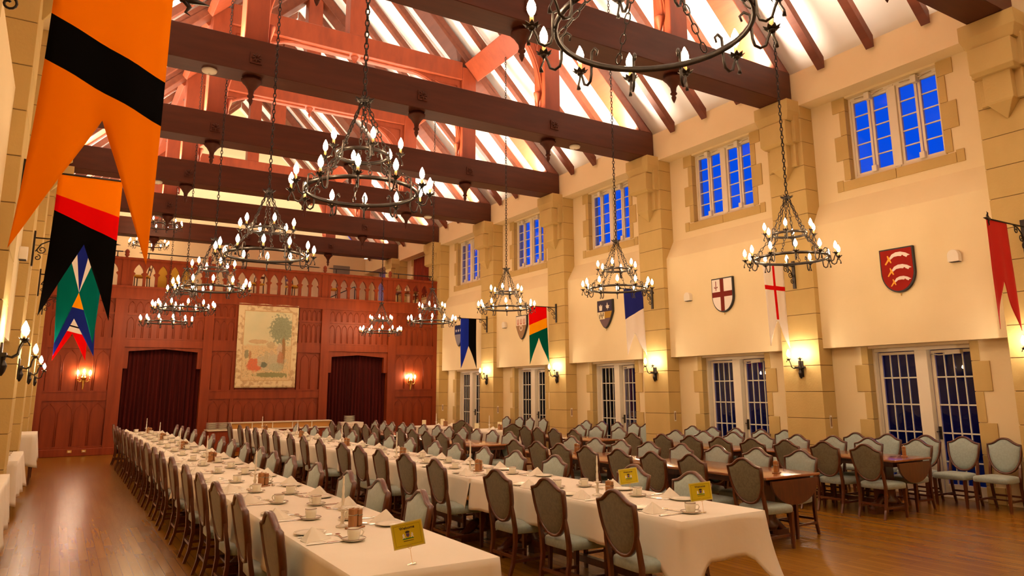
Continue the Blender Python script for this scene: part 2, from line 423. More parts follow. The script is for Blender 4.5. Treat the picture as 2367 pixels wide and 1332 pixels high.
for k, i in enumerate(range(-2, 6)):
    loc = (XW, YP(i)+L/2, 0)
    if k == 0: D1.location = loc
    else:
        o = dup(D1, loc, 0, ''); del o['label']; o.name = f'door_{k+1}'

# ================================================================ roof timbers
def arch_pts(w, h, n=10):
    return [(w*math.cos(t), h*math.sin(t)) for t in [PI/2*k/n for k in range(n+1)]]
def make_truss():
    t = thing('roof_truss', '', 'roof truss')
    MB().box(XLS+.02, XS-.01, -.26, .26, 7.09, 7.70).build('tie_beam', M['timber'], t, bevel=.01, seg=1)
    for s in (1, -1):
        x0 = XS-.03
        pts = [(x0, 7.70), (x0, ZR(x0)-.01), (XM+.01, ZR(XM+.01)-.01), (XM+.01, ZR(XM+.01)-.44), (x0-.35, 7.70)]
        if s < 0: pts = [(2*XM-p[0], p[1]) for p in pts]
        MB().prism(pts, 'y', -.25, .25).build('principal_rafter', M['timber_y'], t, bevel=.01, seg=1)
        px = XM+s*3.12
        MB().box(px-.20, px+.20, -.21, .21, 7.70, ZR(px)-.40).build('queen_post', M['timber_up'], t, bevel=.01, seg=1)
        # curved brace panel from post to collar
        w_, h_ = 1.55, 1.75; xi = px-s*.20; n = 14
        arc = [(xi-s*w_*(1-math.cos(PI/2*k/n)), 8.12+h_*math.sin(PI/2*k/n)) for k in range(n+1)]
        MB().prism(arc+[(xi, 9.88)], 'y', -.09, .09).build('arched_brace', M['timber_up'], t)
        lp = [(xi-s*.12, 9.72), (xi-s*.12, 9.0)]+[(xi-s*(.12+.75*(1-math.cos(PI/2*k/8))), 9.0+.72*math.sin(PI/2*k/8)) for k in range(9)]
        MB().tube([(p[0], -.10, p[1]) for p in lp+[lp[0]]], .014, 4).build('carved_border', M['timber_up'], t)
        MB().tube([(p[0], -.02, p[1]) for p in [(xi, 7.78)]+arc+[(XM+s*.15, 9.87)]], .035, 6).build('arch_moulding', M['timber_up'], t)
        d = MB().lathe([(.012, -.33), (.028, -.30), (.02, -.26), (.035, -.20), (.075, -.06), (.085, -.02), (.085, .02), (.03, .03)], (xi-s*.06, 0, 8.12), 12)
        d.build('brace_drop', M['timber_up'], t)
    MB().box(XM-2.92, XM+2.92, -.20, .20, 9.88, 10.38).build('collar_beam', M['timber_up'], t, bevel=.01, seg=1)
    MB().box(XM-.21, XM+.21, -.20, .20, 10.38, ZR(XM)-.45).build('king_post', M['timber_up'], t, bevel=.01, seg=1)
    MB().lathe([(.012, -.30), (.04, -.22), (.025, -.18), (.09, -.03), (.10, 0)], (XM, 0, 9.89), 12).build('collar_drop', M['timber_up'], t)
    for k in (-1, 0, 1):
        px = XM+k*3.12
        pr = [(.006, -.52), (.03, -.47), (.045, -.42), (.03, -.385), (.06, -.36), (.06, -.34), (.042, -.32), (.055, -.24), (.12, -.14), (.175, -.09), (.18, -.06), (.15, -.05), (.17, 0)]
        MB().lathe(pr, (px, 0, 7.10), 8, smooth=True).build('pendant', M['timber'], t)
        ro = MB().box(px-.10, px+.10, -.285, -.255, 7.25, 7.45)
        for a in range(8):
            ca, sa = math.cos(a*PI/4), math.sin(a*PI/4)
            ro.tube([(px+.015*ca, -.29, 7.35+.015*sa), (px+.05*ca, -.305, 7.35+.05*sa), (px+.09*ca, -.285, 7.35+.09*sa)], [.01, .02, .006], 4)
        ro.build('carved_rosette', M['timber'], t)
    return t
TW = {-1: 'above the camera', 0: 'nearest of all, seen at the top right', 1: 'second from the camera', 2: 'third from the camera', 3: 'fourth from the camera', 4: 'fifth from the camera', 5: 'above the balcony front', 6: 'deepest, over the balcony'}
tr = Placer(make_truss())
for i in range(-1, 7): tr.put((0, YP(i), 0), 0, f'dark stained timber roof truss with carved pendants, {TW[i]}', 'roof trusses')
def make_rafter(s):
    x0 = XS-.06
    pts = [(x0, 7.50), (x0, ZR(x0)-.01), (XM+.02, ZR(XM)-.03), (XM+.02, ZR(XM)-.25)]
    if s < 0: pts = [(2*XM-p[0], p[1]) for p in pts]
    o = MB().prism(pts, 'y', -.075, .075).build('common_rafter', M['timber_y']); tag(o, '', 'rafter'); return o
PN = ['the nearest truss', 'the second truss', 'the third truss', 'the fourth truss', 'the fifth truss', 'the balcony-front truss', 'the deepest truss']
for s, side in ((1, 'right'), (-1, 'left')):
    ra = Placer(make_rafter(s))
    for i in range(0, 7):
        for k in (1, 2, 3):
            y = YP(i)+L*k/4
            if y > YE-.1: continue
            ra.put((0, y, 0), 0, f'{["nearest", "middle", "farthest"][k-1]} of three rafters on the {side} roof slope, beyond {PN[i]}', 'common rafters')
    bb = MB(); dx, dz = .693, -.721; nx, nz = -.721, -.693
    xc = 8.62; cx_, cz_ = xc, ZR(xc)-.50
    p = [(cx_-dx*.29, cz_-dz*.29), (cx_+dx*.29, cz_+dz*.29), (cx_+dx*.29-nx*.16, cz_+dz*.29-nz*.16), (cx_-dx*.29-nx*.16, cz_-dz*.29-nz*.16)]
    if s < 0: p = [(2*XM-q[0], q[1]) for q in p]
    po = bb.prism(p, 'y', .24, L-.24).build('purlin', M['timber_up'], bevel=.008, seg=1); tag(po, '', 'purlin'); pp = Placer(po)
    for i in range(-1, 7):
        if YP(i+1) > YE+.5: continue
        pp.put((0, YP(i), 0), 0, f'slanting purlin board on the {side} roof slope, beyond {PN[i] if i >= 0 else "the truss over the camera"}', 'purlins')
# linear uplights lying on the tie beams wash the roof
for i in range(-1, 7):
    for k, xx in enumerate((XM-4.4, XM-1.55, XM+1.55, XM+4.4)):
        ld = bpy.data.lights.new('beam_uplight', 'AREA'); ld.shape = 'RECTANGLE'; ld.size = 2.2; ld.size_y = .12; ld.energy = UPLT*(.75 if abs(xx-XM) < 3 else 1.5); ld.color = (1, .82, .62)
        lo = bpy.data.objects.new('beam_uplight', ld); COL.objects.link(lo); lo.location = (xx, YP(i), 7.725); lo.rotation_euler = (PI, 0, 0)

# ================================================================ panelled screen with balcony
b = MB()
Y0_, Y1_ = YF+.03, YF+.2
xl, xr = XLS, XS
def wallbits(b, y0, y1):
    b.box(xl, 1.5, y0, y1, 0, 4.78); b.box(3.6, 7.5, y0, y1, 0, 4.78); b.box(9.58, xr, y0, y1, 0, 4.78)
    for x0, x1, zl, zt, zp in ((1.5, 3.6, 2.40, 2.90, 2.98), (7.5, 9.58, 2.32, 2.84, 2.91)):
        m = (x0+x1)/2
        b.prism([(x0, zl), (x0+.12, zl), (x0+.12, zt), (m, zp), (m, 4.78), (x0, 4.78)], 'y', y0, y1)
        b.prism([(x1, zl), (x1, 4.78), (m, 4.78), (m, zp), (x1-.12, zt), (x1-.12, zl)], 'y', y0, y1)
wallbits(b, Y0_, Y1_)
fy = YF-.01
for x0, x1 in ((1.17, 1.5), (3.6, 3.87), (7.22, 7.5), (9.58, 9.87)): b.box(x0, x1, YF-.05, Y0_, 0, 4.78)
for x0, x1 in ((xl, xl+.15), (xr-.15, xr)): b.box(x0, x1, fy-.002, Y0_, 0, 4.42)
b.box(xl, xr, YF-.06, Y0_, 4.43, 4.74); b.box(xl, xr, YF-.09, Y0_, 4.74, 4.80); b.box(xl, xr, YF-.08, Y0_, 4.41, 4.45)
zonesA = [(xl+.15, 1.17), (3.87, 7.22), (9.87, xr-.15)]
for x0, x1 in zonesA:
    for z0, z1 in ((0, .25), (1.50, 1.75), (2.97, 3.27)): b.box(x0, x1, fy, Y0_, z0, z1)
    b.box(x0, x1, fy-.02, Y0_, 1.735, 1.765); b.box(x0, x1, fy-.02, Y0_, 2.955, 2.985)
for x0, x1 in zonesA+[(1.5, 3.6), (7.5, 9.58)]: b.box(x0, x1, fy, Y0_, 3.95, 4.01)
for x0, x1 in ((1.5, 3.6), (7.5, 9.58)): b.box(x0, x1, fy, Y0_, 3.245, 3.28)
for x0, x1 in ((1.5, 3.6), (7.5, 9.58)):
    b.box(x0, x1, YF-.02, Y0_, 3.02, 3.24)
for x in (4.48, 6.48): b.box(x, x+.1, fy+.002, Y0_, .25, 4.43)
b.box(xl, xr, YF-.04, Y0_, 0, .12) if False else None
def tracery(b, x0, x1, z0, z1, n, drop=.3):
    w_ = (x1-x0)/n
    for k in range(n):
        a = x0+k*w_+.02; c = a+w_-.04; m = (a+c)/2; y = Y0_-.004; zt = z1-.05; zs_ = zt-(c-a)*.9
        b.tube([(a, y, z0), (a, y, zs_), (a+(c-a)*.12, y, zs_+(zt-zs_)*.55), (m, y, zt)], .011, 4)
        b.tube([(c, y, z0), (c, y, zs_), (c-(c-a)*.12, y, zs_+(zt-zs_)*.55), (m, y, zt)], .011, 4)
for x0, x1, n1, n2 in ((xl+.15, 1.17, 4, 6), (3.87, 4.48, 2, 3), (4.58, 6.48, 6, 8), (6.58, 7.22, 2, 4), (9.87, xr-.15, 4, 7)):
    tracery(b, x0, x1, .27, 1.48, n1); tracery(b, x0, x1, 1.78, 2.95, max(1, n1)); tracery(b, x0, x1, 3.29, 3.94, n2); tracery(b, x0, x1, 4.02, 4.40, n2)
for x0, x1 in ((1.5, 3.6), (7.5, 9.58)): tracery(b, x0, x1, 3.29, 3.94, 10); tracery(b, x0, x1, 4.02, 4.40, 10)
struct(b, 'wall_screen', M['panel'])
struct(MB().box(xl, 1.46, YF-.055, YF+.03, 0, .20).box(3.64, 7.46, YF-.055, YF+.03, 0, .20).box(9.62, xr, YF-.055, YF+.03, 0, .20), 'baseboard_back', M['panel'], bevel=.01, seg=1)

par = thing('balcony_parapet', 'carved mahogany balcony front with pierced pointed arches above the panelled wall', 'balustrade', (0, YF+.1, 4.78))
cent = {0: [.03, .364, .697, 1.03], 1: [1.69+.328*k for k in range(6)], 2: [3.963+.334*k for k in range(10)], 3: [7.63+.334*k for k in range(6)], 4: [9.97+.334*k for k in range(4)]}
posts = [1.35, 3.65, 7.295, 9.64]
prev = xl
bounds = [xl]+posts+[xr]
LS = [(-.125, .02), (-.125, .34), (-.075, .41), (-.13, .455), (-.105, .55), (-.06, .63), (0, .70)]
for g, cs in cent.items():
    a = MB(); h = .167; y0, y1 = -.05, .05
    xa = bounds[g]+(.08 if g else 0); xb = bounds[g+1]-(.08 if g < 4 else 0)
    for c in cs:
        a.prism([(c-h, 0), (c, 0), (c, .02)]+[(c+p[0], p[1]) for p in LS]+[(c, .82), (c-h, .82)], 'y', y0, y1)
        a.prism([(c+h, 0), (c+h, .82), (c, .82)]+[(c-p[0], p[1]) for p in LS[::-1]]+[(c, .02), (c, 0)], 'y', y0, y1)
    if cs[0]-h > xa: a.box(xa, cs[0]-h, y0, y1, 0, .82)
    if cs[-1]+h < xb: a.box(cs[-1]+h, xb, y0, y1, 0, .82)
    a.build('pierced_arcade', M['panel'], par)
for x in posts:
    MB().box(x-.10, x+.10, -.08, .08, 0, .86).build('newel_post', M['panel'], par, bevel=.01, seg=1)
    MB().lathe([(.05, 0), (.03, .03), (.06, .06), (.065, .09), (.05, .12), (.065, .15), (.06, .20), (.03, .24), (.01, .25)], (x, 0, .88), 12).build('carved_finial', M['panel'], par)
MB().box(xl, xr, -.09, .09, .80, .88).build('top_rail', M['panel'], par, bevel=.012, seg=1)
MB().box(xl, xr, -.12, .08, -.03, .03).build('bottom_rail', M['panel'], par, bevel=.01, seg=1)
for k, (x0, x1) in enumerate(((.2, 1.2), (1.75, 3.5), (3.85, 7.05), (7.48, 9.48), (9.80, 11.35))):
    h_ = MB().tube([(x0, 0, .17), (x1, 0, .17)], .018, 8)
    for e, sg in ((x0, -1), (x1, 1)): h_.tube([(e, 0, .17), (e+sg*.02, 0, .17), (e+sg*.03, 0, .17), (e+sg*.09, 0, .17)], [.012, .026, .012, .004], 6)
    for q in (.1, .9): xq = x0+(x1-x0)*q; h_.tube([(xq, 0, 0), (xq, 0, .17)], .016, 6); h_.lathe([(.05, 0), (.03, .02), (.016, .04)], (xq, 0, 0), 10)
    o = h_.build('handrail', M['iron']); o.location = (0, YF+.1, 5.66)
    tag(o, f'slim metal handrail on the balcony parapet, {ORD[k]} length from the left', 'handrail', 'balcony handrails')
# curtains in the two openings
def drape(name, x0, x1, y, z0, z1, mat, amp=.05, fold=.12, fn=None):
    n = int((x1-x0)/.02); v = []; f = []; m = 8
    for i in range(n+1):
        x = x0+(x1-x0)*i/n; ph = 2*PI*x/fold+1.3*math.sin(x*3.1)
        for j in range(m+1):
            z = z0+(z1-z0)*j/m; yy = y+amp*math.sin(ph)*(.55+.45*(1-j/m))+.01*math.sin(ph*2.3+j)
            xx, zz = fn(x, z) if fn else (x, z)
            v.append((xx, yy, zz))
    for i in range(n):
        for j in range(m): a = i*(m+1)+j; f.append((a, a+m+1, a+m+2, a+1))
    o = MB().add(v, f, True).build(name, mat); md = o.modifiers.new('th', 'SOLIDIFY'); md.thickness = .006; return o
o = drape('door_curtain', 1.48, 3.62, YF+.30, .02, 3.05, M['curtain']); tag(o, 'dark red pleated velvet curtain filling the left doorway of the panelled wall', 'curtain')
o = drape('door_curtain', 7.48, 9.60, YF+.30, .02, 3.0, M['curtain']); tag(o, 'dark red pleated velvet curtain filling the right doorway of the panelled wall', 'curtain')
struct(MB().box(xl, xr, YF+.5, YF+.6, 0, 4.46), 'wall_vestibule', M['night'])

# ================================================================ chandeliers
def chain(b, p0, p1, link=.075, r=.0055, wd=.016, n=8, k=4):
    p0, p1 = Vector(p0), Vector(p1); d = p1-p0; ln = d.length; d.normalize(); m = max(2, int(ln/(link*.74))); st = ln/m
    a = d.orthogonal().normalized(); c = d.cross(a)
    for i in range(m):
        ce = p0+d*(st*(i+.5)); e = a if i % 2 else c; g = c if i % 2 else a
        v = []
        for q in range(n):
            t = 2*PI*q/n; rad = d*math.cos(t)*(link/2-.002)+e*math.sin(t)*wd; nr = (d*math.cos(t)+e*math.sin(t)).normalized()
            for j in range(k):
                s_ = 2*PI*(j+.5)/k; v.append(ce+rad+nr*r*math.cos(s_)+g*r*math.sin(s_))
        b.add(v, [(q*k+j, ((q+1) % n)*k+j, ((q+1) % n)*k+(j+1) % k, q*k+(j+1) % k) for q in range(n) for j in range(k)], True)
    return b
def flame_mb(c=(0, 0, 0), s=1.0, n=8):
    return MB().lathe([(.004*s, 0), (.014*s, .004*s), (.021*s, .022*s), (.023*s, .040*s), (.018*s, .062*s), (.009*s, .082*s), (.002*s, .097*s)], c, n)
def drip_pan(b, c, r=.05):
    for k in range(8):
        a = 2*PI*k/8; ca, sa = math.cos(a), math.sin(a); px, py = -sa, ca
        v = [(c[0]+ca*.012, c[1]+sa*.012, c[2]), (c[0]+ca*r*.6+px*.016, c[1]+sa*r*.6+py*.016, c[2]+.004), (c[0]+ca*r, c[1]+sa*r, c[2]+.020), (c[0]+ca*r*.6-px*.016, c[1]+sa*r*.6-py*.016, c[2]+.004)]
        v += [(x, y, z-.004) for x, y, z in v]
        b.add(v, [(0, 1, 2, 3), (7, 6, 5, 4), (0, 4, 5, 1), (1, 5, 6, 2), (2, 6, 7, 3), (3, 7, 4, 0)])
    b.lathe([(.016, -.018), (.022, -.004), (.022, .004), (.014, .012)], c, 8)
def candle_arm_meshes(r0, r1):
    b = MB(); up = (0, 1, 0)
    b.tube([(r0-.035, 0, .045), (r0-.045, 0, .075), (r0-.02, 0, .10), (r0+.012, 0, .085), (r0+.016, 0, .02), (r0+.018, 0, -.055), (r0+.03, 0, -.095), (r0+.06, 0, -.11), (r0+.09, 0, -.095), (r1-.025, 0, -.05), (r1-.01, 0, -.018), (r1, 0, 0)], [.006, .008, .009, .009, .009, .009, .009, .009, .009, .008, .008, .008], 5)
    b.tube([(r1, 0, -.012), (r1+.004, 0, -.04), (r1+.02, 0, -.075), (r1+.018, 0, -.105)], [.008, .006, .007, .014], 4)
    drip_pan(b, (r1, 0, 0))
    sl = MB().lathe([(.012, .004), (.011, .075)], (r1, 0, 0), 8)
    return b, sl, flame_mb((r1, 0, .07), 1.12)
def make_chandelier(zc=3.60, ztop=10.10):
    t = thing('chandelier', '', 'chandelier')
    H = .93
    def ring(r, z): return MB().torus((0, 0, z), r, .022, 40, 4, flat=.9)
    b = MB().torus((0, 0, 0), .53, .014, 44, 6, flat=1.5); b.build('lower_ring', M['iron'], t)
    b = MB().torus((0, 0, .37), .245, .013, 32, 6, flat=1.5); b.build('upper_ring', M['iron'], t)
    h = MB().lathe([(.01, -.05), (.02, -.02), (.07, 0), (.075, .012), (.02, .02), (.012, .06), (.004, .07)], (0, 0, H), 12)
    for k in range(8): a = PI/4*k; h.tube([(.05*math.cos(a), .05*math.sin(a), H+.005), (.10*math.cos(a), .10*math.sin(a), H+.03)], [.02, .003], 4)
    h.build('hub', M['iron'], t)
    for k in range(6):
        a = PI/3*k+.2; ca, sa = math.cos(a), math.sin(a); c = MB()
        chain(c, (.03*ca, .03*sa, H-.01), (.24*ca, .24*sa, .39)); chain(c, (.245*ca, .245*sa, .35), (.525*ca, .525*sa, .03)); c.build('suspension_chain', M['iron'], t)
    c = MB(); chain(c, (0, 0, H+.06), (0, 0, ztop-zc-.03), .085, .0075, .02); c.build('ceiling_chain', M['iron'], t)
    MB().lathe([(.07, 0), (.075, -.012), (.05, -.03), (.015, -.05), (.004, -.07)], (0, 0, ztop-zc), 14).build('ceiling_rose', M['iron'], t)
    for n, r0, r1, z, off in ((12, .53, .66, .025, 0), (6, .245, .375, .395, .3)):
        A, S, B = candle_arm_meshes(r0, r1); first = None
        for k in range(n):
            if first is None:
                ao = A.build('candle_arm', M['iron'], t); so = S.build('candle_sleeve', M['sleeve'], ao); bo = B.build('flame_bulb', M['bulb'], ao); first = (ao, so, bo)
            else:
                ao = first[0].copy(); COL.objects.link(ao)
                for q in first[1:]: q2 = q.copy(); COL.objects.link(q2); q2.parent = ao
                ao.parent = t
            ao.location = (0, 0, z-.03); ao.rotation_euler = (0, 0, 2*PI*k/n+off)
    return t
cpl = Placer(make_chandelier())
for side, x in (('left', 2.30), ('right', 8.80)):
    for k in range(6):
        y = [2.72, 6.6, 10.5, 14.45, 18.3, 22.1][k]
        if side == 'right' and k == 0: continue
        y = y if side == 'left' else [0, 6.9, 10.76, 14.67, 18.65, 22.6][k]
        x = [2.56, 2.31, 2.30, 2.24, 2.27, 2.33][k] if side == 'left' else [0, 9.08, 8.92, 8.77, 8.71, 8.73][k]
        pos = ['cropped by the top edge', 'second', 'third', 'fourth', 'fifth', 'sixth and farthest'][k] if side == 'left' else ['', 'nearest', 'second', 'third', 'fourth', 'fifth and farthest'][k]
        lab = f'two-tier black iron candle chandelier in the {side} row, {pos}' + (' from the camera' if k and 'far' not in pos and pos != 'nearest' else '')
        cpl.put((x, y, 3.64 if side == 'left' and k == 0 else 3.60), .13*k+(.1 if side == 'right' else 0), lab, 'two-tier iron chandeliers')
bp = Placer(make_chandelier(7.15, 10.10))
bp.put((2.35, 26.3, 7.15), .1, 'iron candle chandelier over the balcony, the nearer and higher looking of two', 'balcony chandeliers')
bp.put((2.35, 30.0, 7.15), .3, 'iron candle chandelier over the balcony, the farther and lower looking of two', 'balcony chandeliers')

# ================================================================ wall sconces on the piers
def make_sconce():      # local +x points away from the wall
    t = thing('wall_sconce', '', 'wall light')
    b = MB().box(.0, .02, -.05, .05, -.17, .12); b.box(.02, .06, -.11, .11, -.02, .02); b.lathe([(.01, -.20), (.03, -.16), (.045, -.10), (.02, -.05), (.03, -.02)], (.03, 0, 0), 8)
    b.build('back_plate', M['iron'], t, bevel=.003, seg=1)
    for sg in (-1, 1):
        a = MB().tube([(.03, sg*.07, 0), (.10, sg*.085, -.02), (.145, sg*.10, .01), (.155, sg*.11, .08), (.175, sg*.12, .13), (.21, sg*.13, .14), (.235, sg*.135, .10)], [.010, .010, .010, .009, .008, .007, .006], 5)
        drip_pan(a, (.185, sg*.12, .145), .045); ao = a.build('candle_arm', M['iron'], t)
        MB().lathe([(.012, 0), (.011, .05)], (.185, sg*.12, .15), 8).build('candle_sleeve', M['sleeve'], ao)
        flame_mb((.185, sg*.12, .20), 1.3, 10).build('flame_bulb', M['bulb_s'], ao)
    return t
sc = Placer(make_sconce())
for i in range(-1, 5): sc.put((XS, YP(i), 2.07), PI, f'twin-candle iron sconce glowing on the right wall pier {WHO[i]}', 'iron pier sconces')
for i in range(1, 5): sc.put((XLS, YP(i), 2.07), 0, f'twin-candle iron sconce glowing on the left wall pier {WHO[i]}', 'iron pier sconces')
def make_gilt():
    t = thing('gilt_sconce', '', 'wall light')
    b = MB().lathe([(.01, -.30), (.022, -.28), (.018, -.25), (.045, -.06), (.05, 0), (.085, .015), (.07, .05), (.035, .09), (.045, .12), (.02, .16)], (0, -.05, 0), 10); b.build('stem', M['brass'], t)
    for sg in (-1, 0, 1):
        a = MB()
        if sg: a.tube([(0, -.05, -.03), (sg*.05, -.06, -.015), (sg*.07, -.07, -.05), (sg*.05, -.07, -.06), (sg*.08, -.08, -.09), (sg*.13, -.09, -.06), (sg*.15, -.09, 0)], [.012]*7, 5)
        cx, cy = sg*.15, -.09
        a.lathe([(.012, -.01), (.035, 0), (.012, .012), (.014, .03)], (cx, cy, 0 if sg else .10), 10); ao = a.build('candle_arm', M['brass'], t)
        z0 = .03 if sg else .13
        MB().lathe([(.011, 0), (.011, .09 if sg else .03)], (cx, cy, z0), 8).build('candle_sleeve', M['wax'], ao)
        flame_mb((cx, cy, z0+(.09 if sg else .03)), 1.2, 8).build('flame_bulb', M['bulb_s'], ao)
    return t
gs = Placer(make_gilt())
gs.put((.56, YF+.02, 2.10), 0, 'gilt three-candle wall sconce on the panelling left of the left curtain', 'gilt panel sconces')
gs.put((10.45, YF+.02, 2.02), 0, 'gilt three-candle wall sconce on the panelling right of the right curtain', 'gilt panel sconces')

# ================================================================ banners on scrolled brackets
ORANGE, BLACK, RED, WHT, BLUE, TEAL, YEL = (1.0, .24, 0), (.002, .0015, .0015), (.78, .002, .002), (.86, .82, .78), (.010, .018, .22), (0, .13, .11), (.95, .36, 0)
def bracket():
    b = MB().box(0, .025, -.03, .03, -.42, .10)
    o = b.tube([(.02, 0, 0), (.95, 0, .0)], .011, 6)
    def spiral(cx, cz, r, a0, turns, sg=1, n=14):
        return [(cx+(r*(1-.75*k/n))*math.cos(a0+sg*turns*2*PI*k/n), 0, cz+(r*(1-.75*k/n))*math.sin(a0+sg*turns*2*PI*k/n)) for k in range(n+1)]
    b.tube([(.30, 0, -.01), (.20, 0, -.03), (.10, 0, -.09), (.04, 0, -.20)], .010, 5)
    b.tube(spiral(.235, -.075, .055, PI/2, 1.2, -1), .008, 5); b.tube(spiral(.115, -.17, .06, PI, 1.3, 1), .008, 5); b.tube(spiral(.07, -.29, .045, PI/2, 1.1, -1), .008, 5)
    # fleur finial
    b.lathe([(.008, 0), (.02, .02), (.012, .04)], (.95, 0, -.02), 8)
    b.tube([(.95, 0, 0), (1.02, 0, .005), (1.12, 0, 0)], [.02, .022, .002], 6)
    for sg in (-1, 1): b.tube([(.96, 0, 0), (1.0, 0, sg*.045), (.98, 0, sg*.085), (1.01, 0, sg*.10)], [.016, .016, .01, .002], 5)
    return b
def cloth_banner(x0, x1, ztop, notch, t0, t1, seed=0, amp=.012):
    """swallow-tailed banner; t0/t1 = (x, z) of its two tips"""
    v = []; f = []; rows = 34; cols = 6; xm = notch[0]; rnd = random.Random(seed); ph = rnd.random()*6
    zb = min(t0[1], t1[1])
    for half in (0, 1):
        base = len(v)
        tip = t0 if half == 0 else t1; xo = x0 if half == 0 else x1
        for r_ in range(rows+1):
            # rows gather exactly on the notch height
            if r_ <= rows//2: z = ztop+(notch[1]-ztop)*r_/(rows//2); q = 0
            else: q = (r_-rows//2)/(rows-rows//2); z = notch[1]+(tip[1]-notch[1])*q
            xi = xm+(tip[0]-xm)*q; xe = xo+(tip[0]-xo)*max(0, (ztop-z)/(ztop-tip[1]))**2
            for c in range(cols+1):
                x = xe+(xi-xe)*c/cols
                y = amp*(math.sin(x*21+ph)+.6*math.sin(x*9+z*2.3+ph))*min(1, (ztop-z)*1.5)
                v.append((x, y, z))
        for r_ in range(rows):
            for c in range(cols): a = base+r_*(cols+1)+c; f.append((a, a+1, a+cols+2, a+cols+1))
    return MB().add(v, f, True)
def hang(name, side, i, x0, x1, ztop, notch, t0, t1, mat, label, zrod):
    br = bracket(); s = 1 if side == 'right' else -1
    w_ = XS if s > 0 else XLS
    o = br.build('banner_bracket', M['iron']); o.location = (w_, YP(i), zrod); o.rotation_euler = (0, 0, PI if s > 0 else 0)
    tag(o, f'black wrought iron scroll bracket on the {side} wall pier {WHO[i]}', 'bracket', 'iron banner brackets')
    c = cloth_banner(x0, x1, ztop, notch, t0, t1, i*3+s)
    o = c.build(name, mat, weld=True); o.location = (0, YP(i), 0); md = o.modifiers.new('th', 'SOLIDIFY'); md.thickness = .005; tag(o, label, 'banner', 'heraldic banners')
K = 0
# left wall
hang('banner', 'left', 0, -.24, .385, 4.17, (.07, 3.29), (-.31, 2.48), (.37, 2.44),
     stripes('banner_orange_black', ORANGE, [(BLACK, [(-.47, -1, -3.777), (.47, 1, 3.488)])]), 'huge orange swallow-tailed banner with a black diagonal band, nearest on the left', 4.18)
hang('banner', 'left', 1, -.21, .375, 3.93, (.08, 3.22), (-.25, 2.46), (.37, 2.44),
     stripes('banner_orange_red_black', ORANGE, [(RED, [(-.30, -1, -3.655)]), (BLACK, [(-.45, -1, -3.455)])]), 'orange banner with a red stripe and black swallow tails, second on the left', 3.94)
hang('banner', 'left', 2, -.17, .40, 3.93, (.12, 3.17), (-.12, 2.42), (.36, 2.42),
     stripes('banner_teal_pile', TEAL, [(WHT, [(-1, .30, .30*3.17-.12), (1, .30, .30*3.17+.12)]), (BLUE, [(-1, .13, .13*3.17-.12), (1, .13, .13*3.17+.12)])]), 'teal banner with a white-edged blue wedge, third on the left', 3.94)
hang('banner', 'left', 3, -.17, .47, 3.93, (.12, 3.12), (-.16, 2.40), (.51, 2.40),
     stripes('banner_yellow_blue', YEL, [((.010, .02, .22), [(-.25, -1, -3.36)])]), 'dark blue swallow-tailed banner with a yellow top, fourth on the left', 3.94)
hang('banner', 'left', 4, -.20, .46, 3.93, (.15, 3.10), (-.20, 2.46), (.47, 2.46),
     stripes('banner_red_white', RED, [(WHT, [(.25, 1, 3.17), (-.25, -1, -3.62)]), (BLACK, [(.25, 1, 3.29), (-.25, -1, -3.325)])]), 'red banner with white bands and a thin dark line, farthest on the left', 3.94)
# right wall
hang('banner', 'right', 0, 10.42, 10.97, 3.93, (10.66, 3.10), (10.40, 2.44), (10.96, 2.44), plain('banner_red', (.60, .006, .003), .75), 'plain red swallow-tailed banner at the right edge of the view', 3.94)
mw = stripes('banner_red_cross', (.88, .80, .72), [((.62, .005, .005), [(1, .02, 10.855+.068), (-1, -.02, -10.915-.068), (0, 1, 2.92)]), ((.62, .005, .005), [(0, 1, 3.455), (0, -1, -3.535)])])
hang('banner', 'right', 1, 10.60, 11.16, 3.93, (10.88, 2.92), (10.66, 2.44), (11.18, 2.42), mw, 'pale white banner with a thin red cross behind the nearest right chandelier', 3.94)
hang('banner', 'right', 2, 10.60, 11.17, 3.93, (10.88, 2.95), (10.66, 2.44), (11.22, 2.46), stripes('banner_blue_white', (.88, .80, .74), [((.016, .022, .20), [(-.50, 1, 3.24-.5*10.61)])]), 'banner with a blue upper half cut diagonally above a pale white lower half', 3.94)
hang('banner', 'right', 3, 10.55, 11.13, 3.93, (10.87, 3.09), (10.57, 2.37), (11.20, 2.40), stripes('banner_red_yellow_green', (0, .085, .055), [(YEL, [(-.40, 1, 3.14-.4*10.55)]), (RED, [(-.40, 1, 3.41-.4*10.55)])]), 'red, yellow and dark green diagonal banner on the right wall', 3.94)
hang('banner', 'right', 4, 10.50, 11.06, 3.93, (10.79, 3.08), (10.53, 2.37), (11.09, 2.38), stripes('banner_blue_black', (.010, .025, .34), [(BLACK, [(1, 0, 10.79)])]), 'banner split down the middle into blue and black, farthest on the right', 3.94)

# ================================================================ painted shields, speakers, plates
def shield_poly(w_, h_, pointed=False, n=12):
    hw = w_/2; zt = h_/2; p = [(-hw, zt), (hw, zt)]
    zs_ = -.02 if not pointed else .05
    for k in range(n+1):
        t = PI/2*k/n
        if pointed: q = k/n; p.append((hw*(1-q)**.62 if q < 1 else 0, zs_-(h_/2+zs_)*q**.95))
        else: p.append((hw*math.cos(t), zs_-(h_/2+zs_)*math.sin(t)))
    m = [(-x, z) for x, z in p[2:-1]][::-1]
    return p+m
def clip(poly, a, b_, c):           # keep a*u + b*z >= c
    out = []
    for i in range(len(poly)):
        p, q = poly[i], poly[(i+1) % len(poly)]; dp = a*p[0]+b_*p[1]-c; dq = a*q[0]+b_*q[1]-c
        if dp >= 0: out.append(p)
        if dp*dq < 0: t = dp/(dp-dq); out.append((p[0]+(q[0]-p[0])*t, p[1]+(q[1]-p[1])*t))
    return out
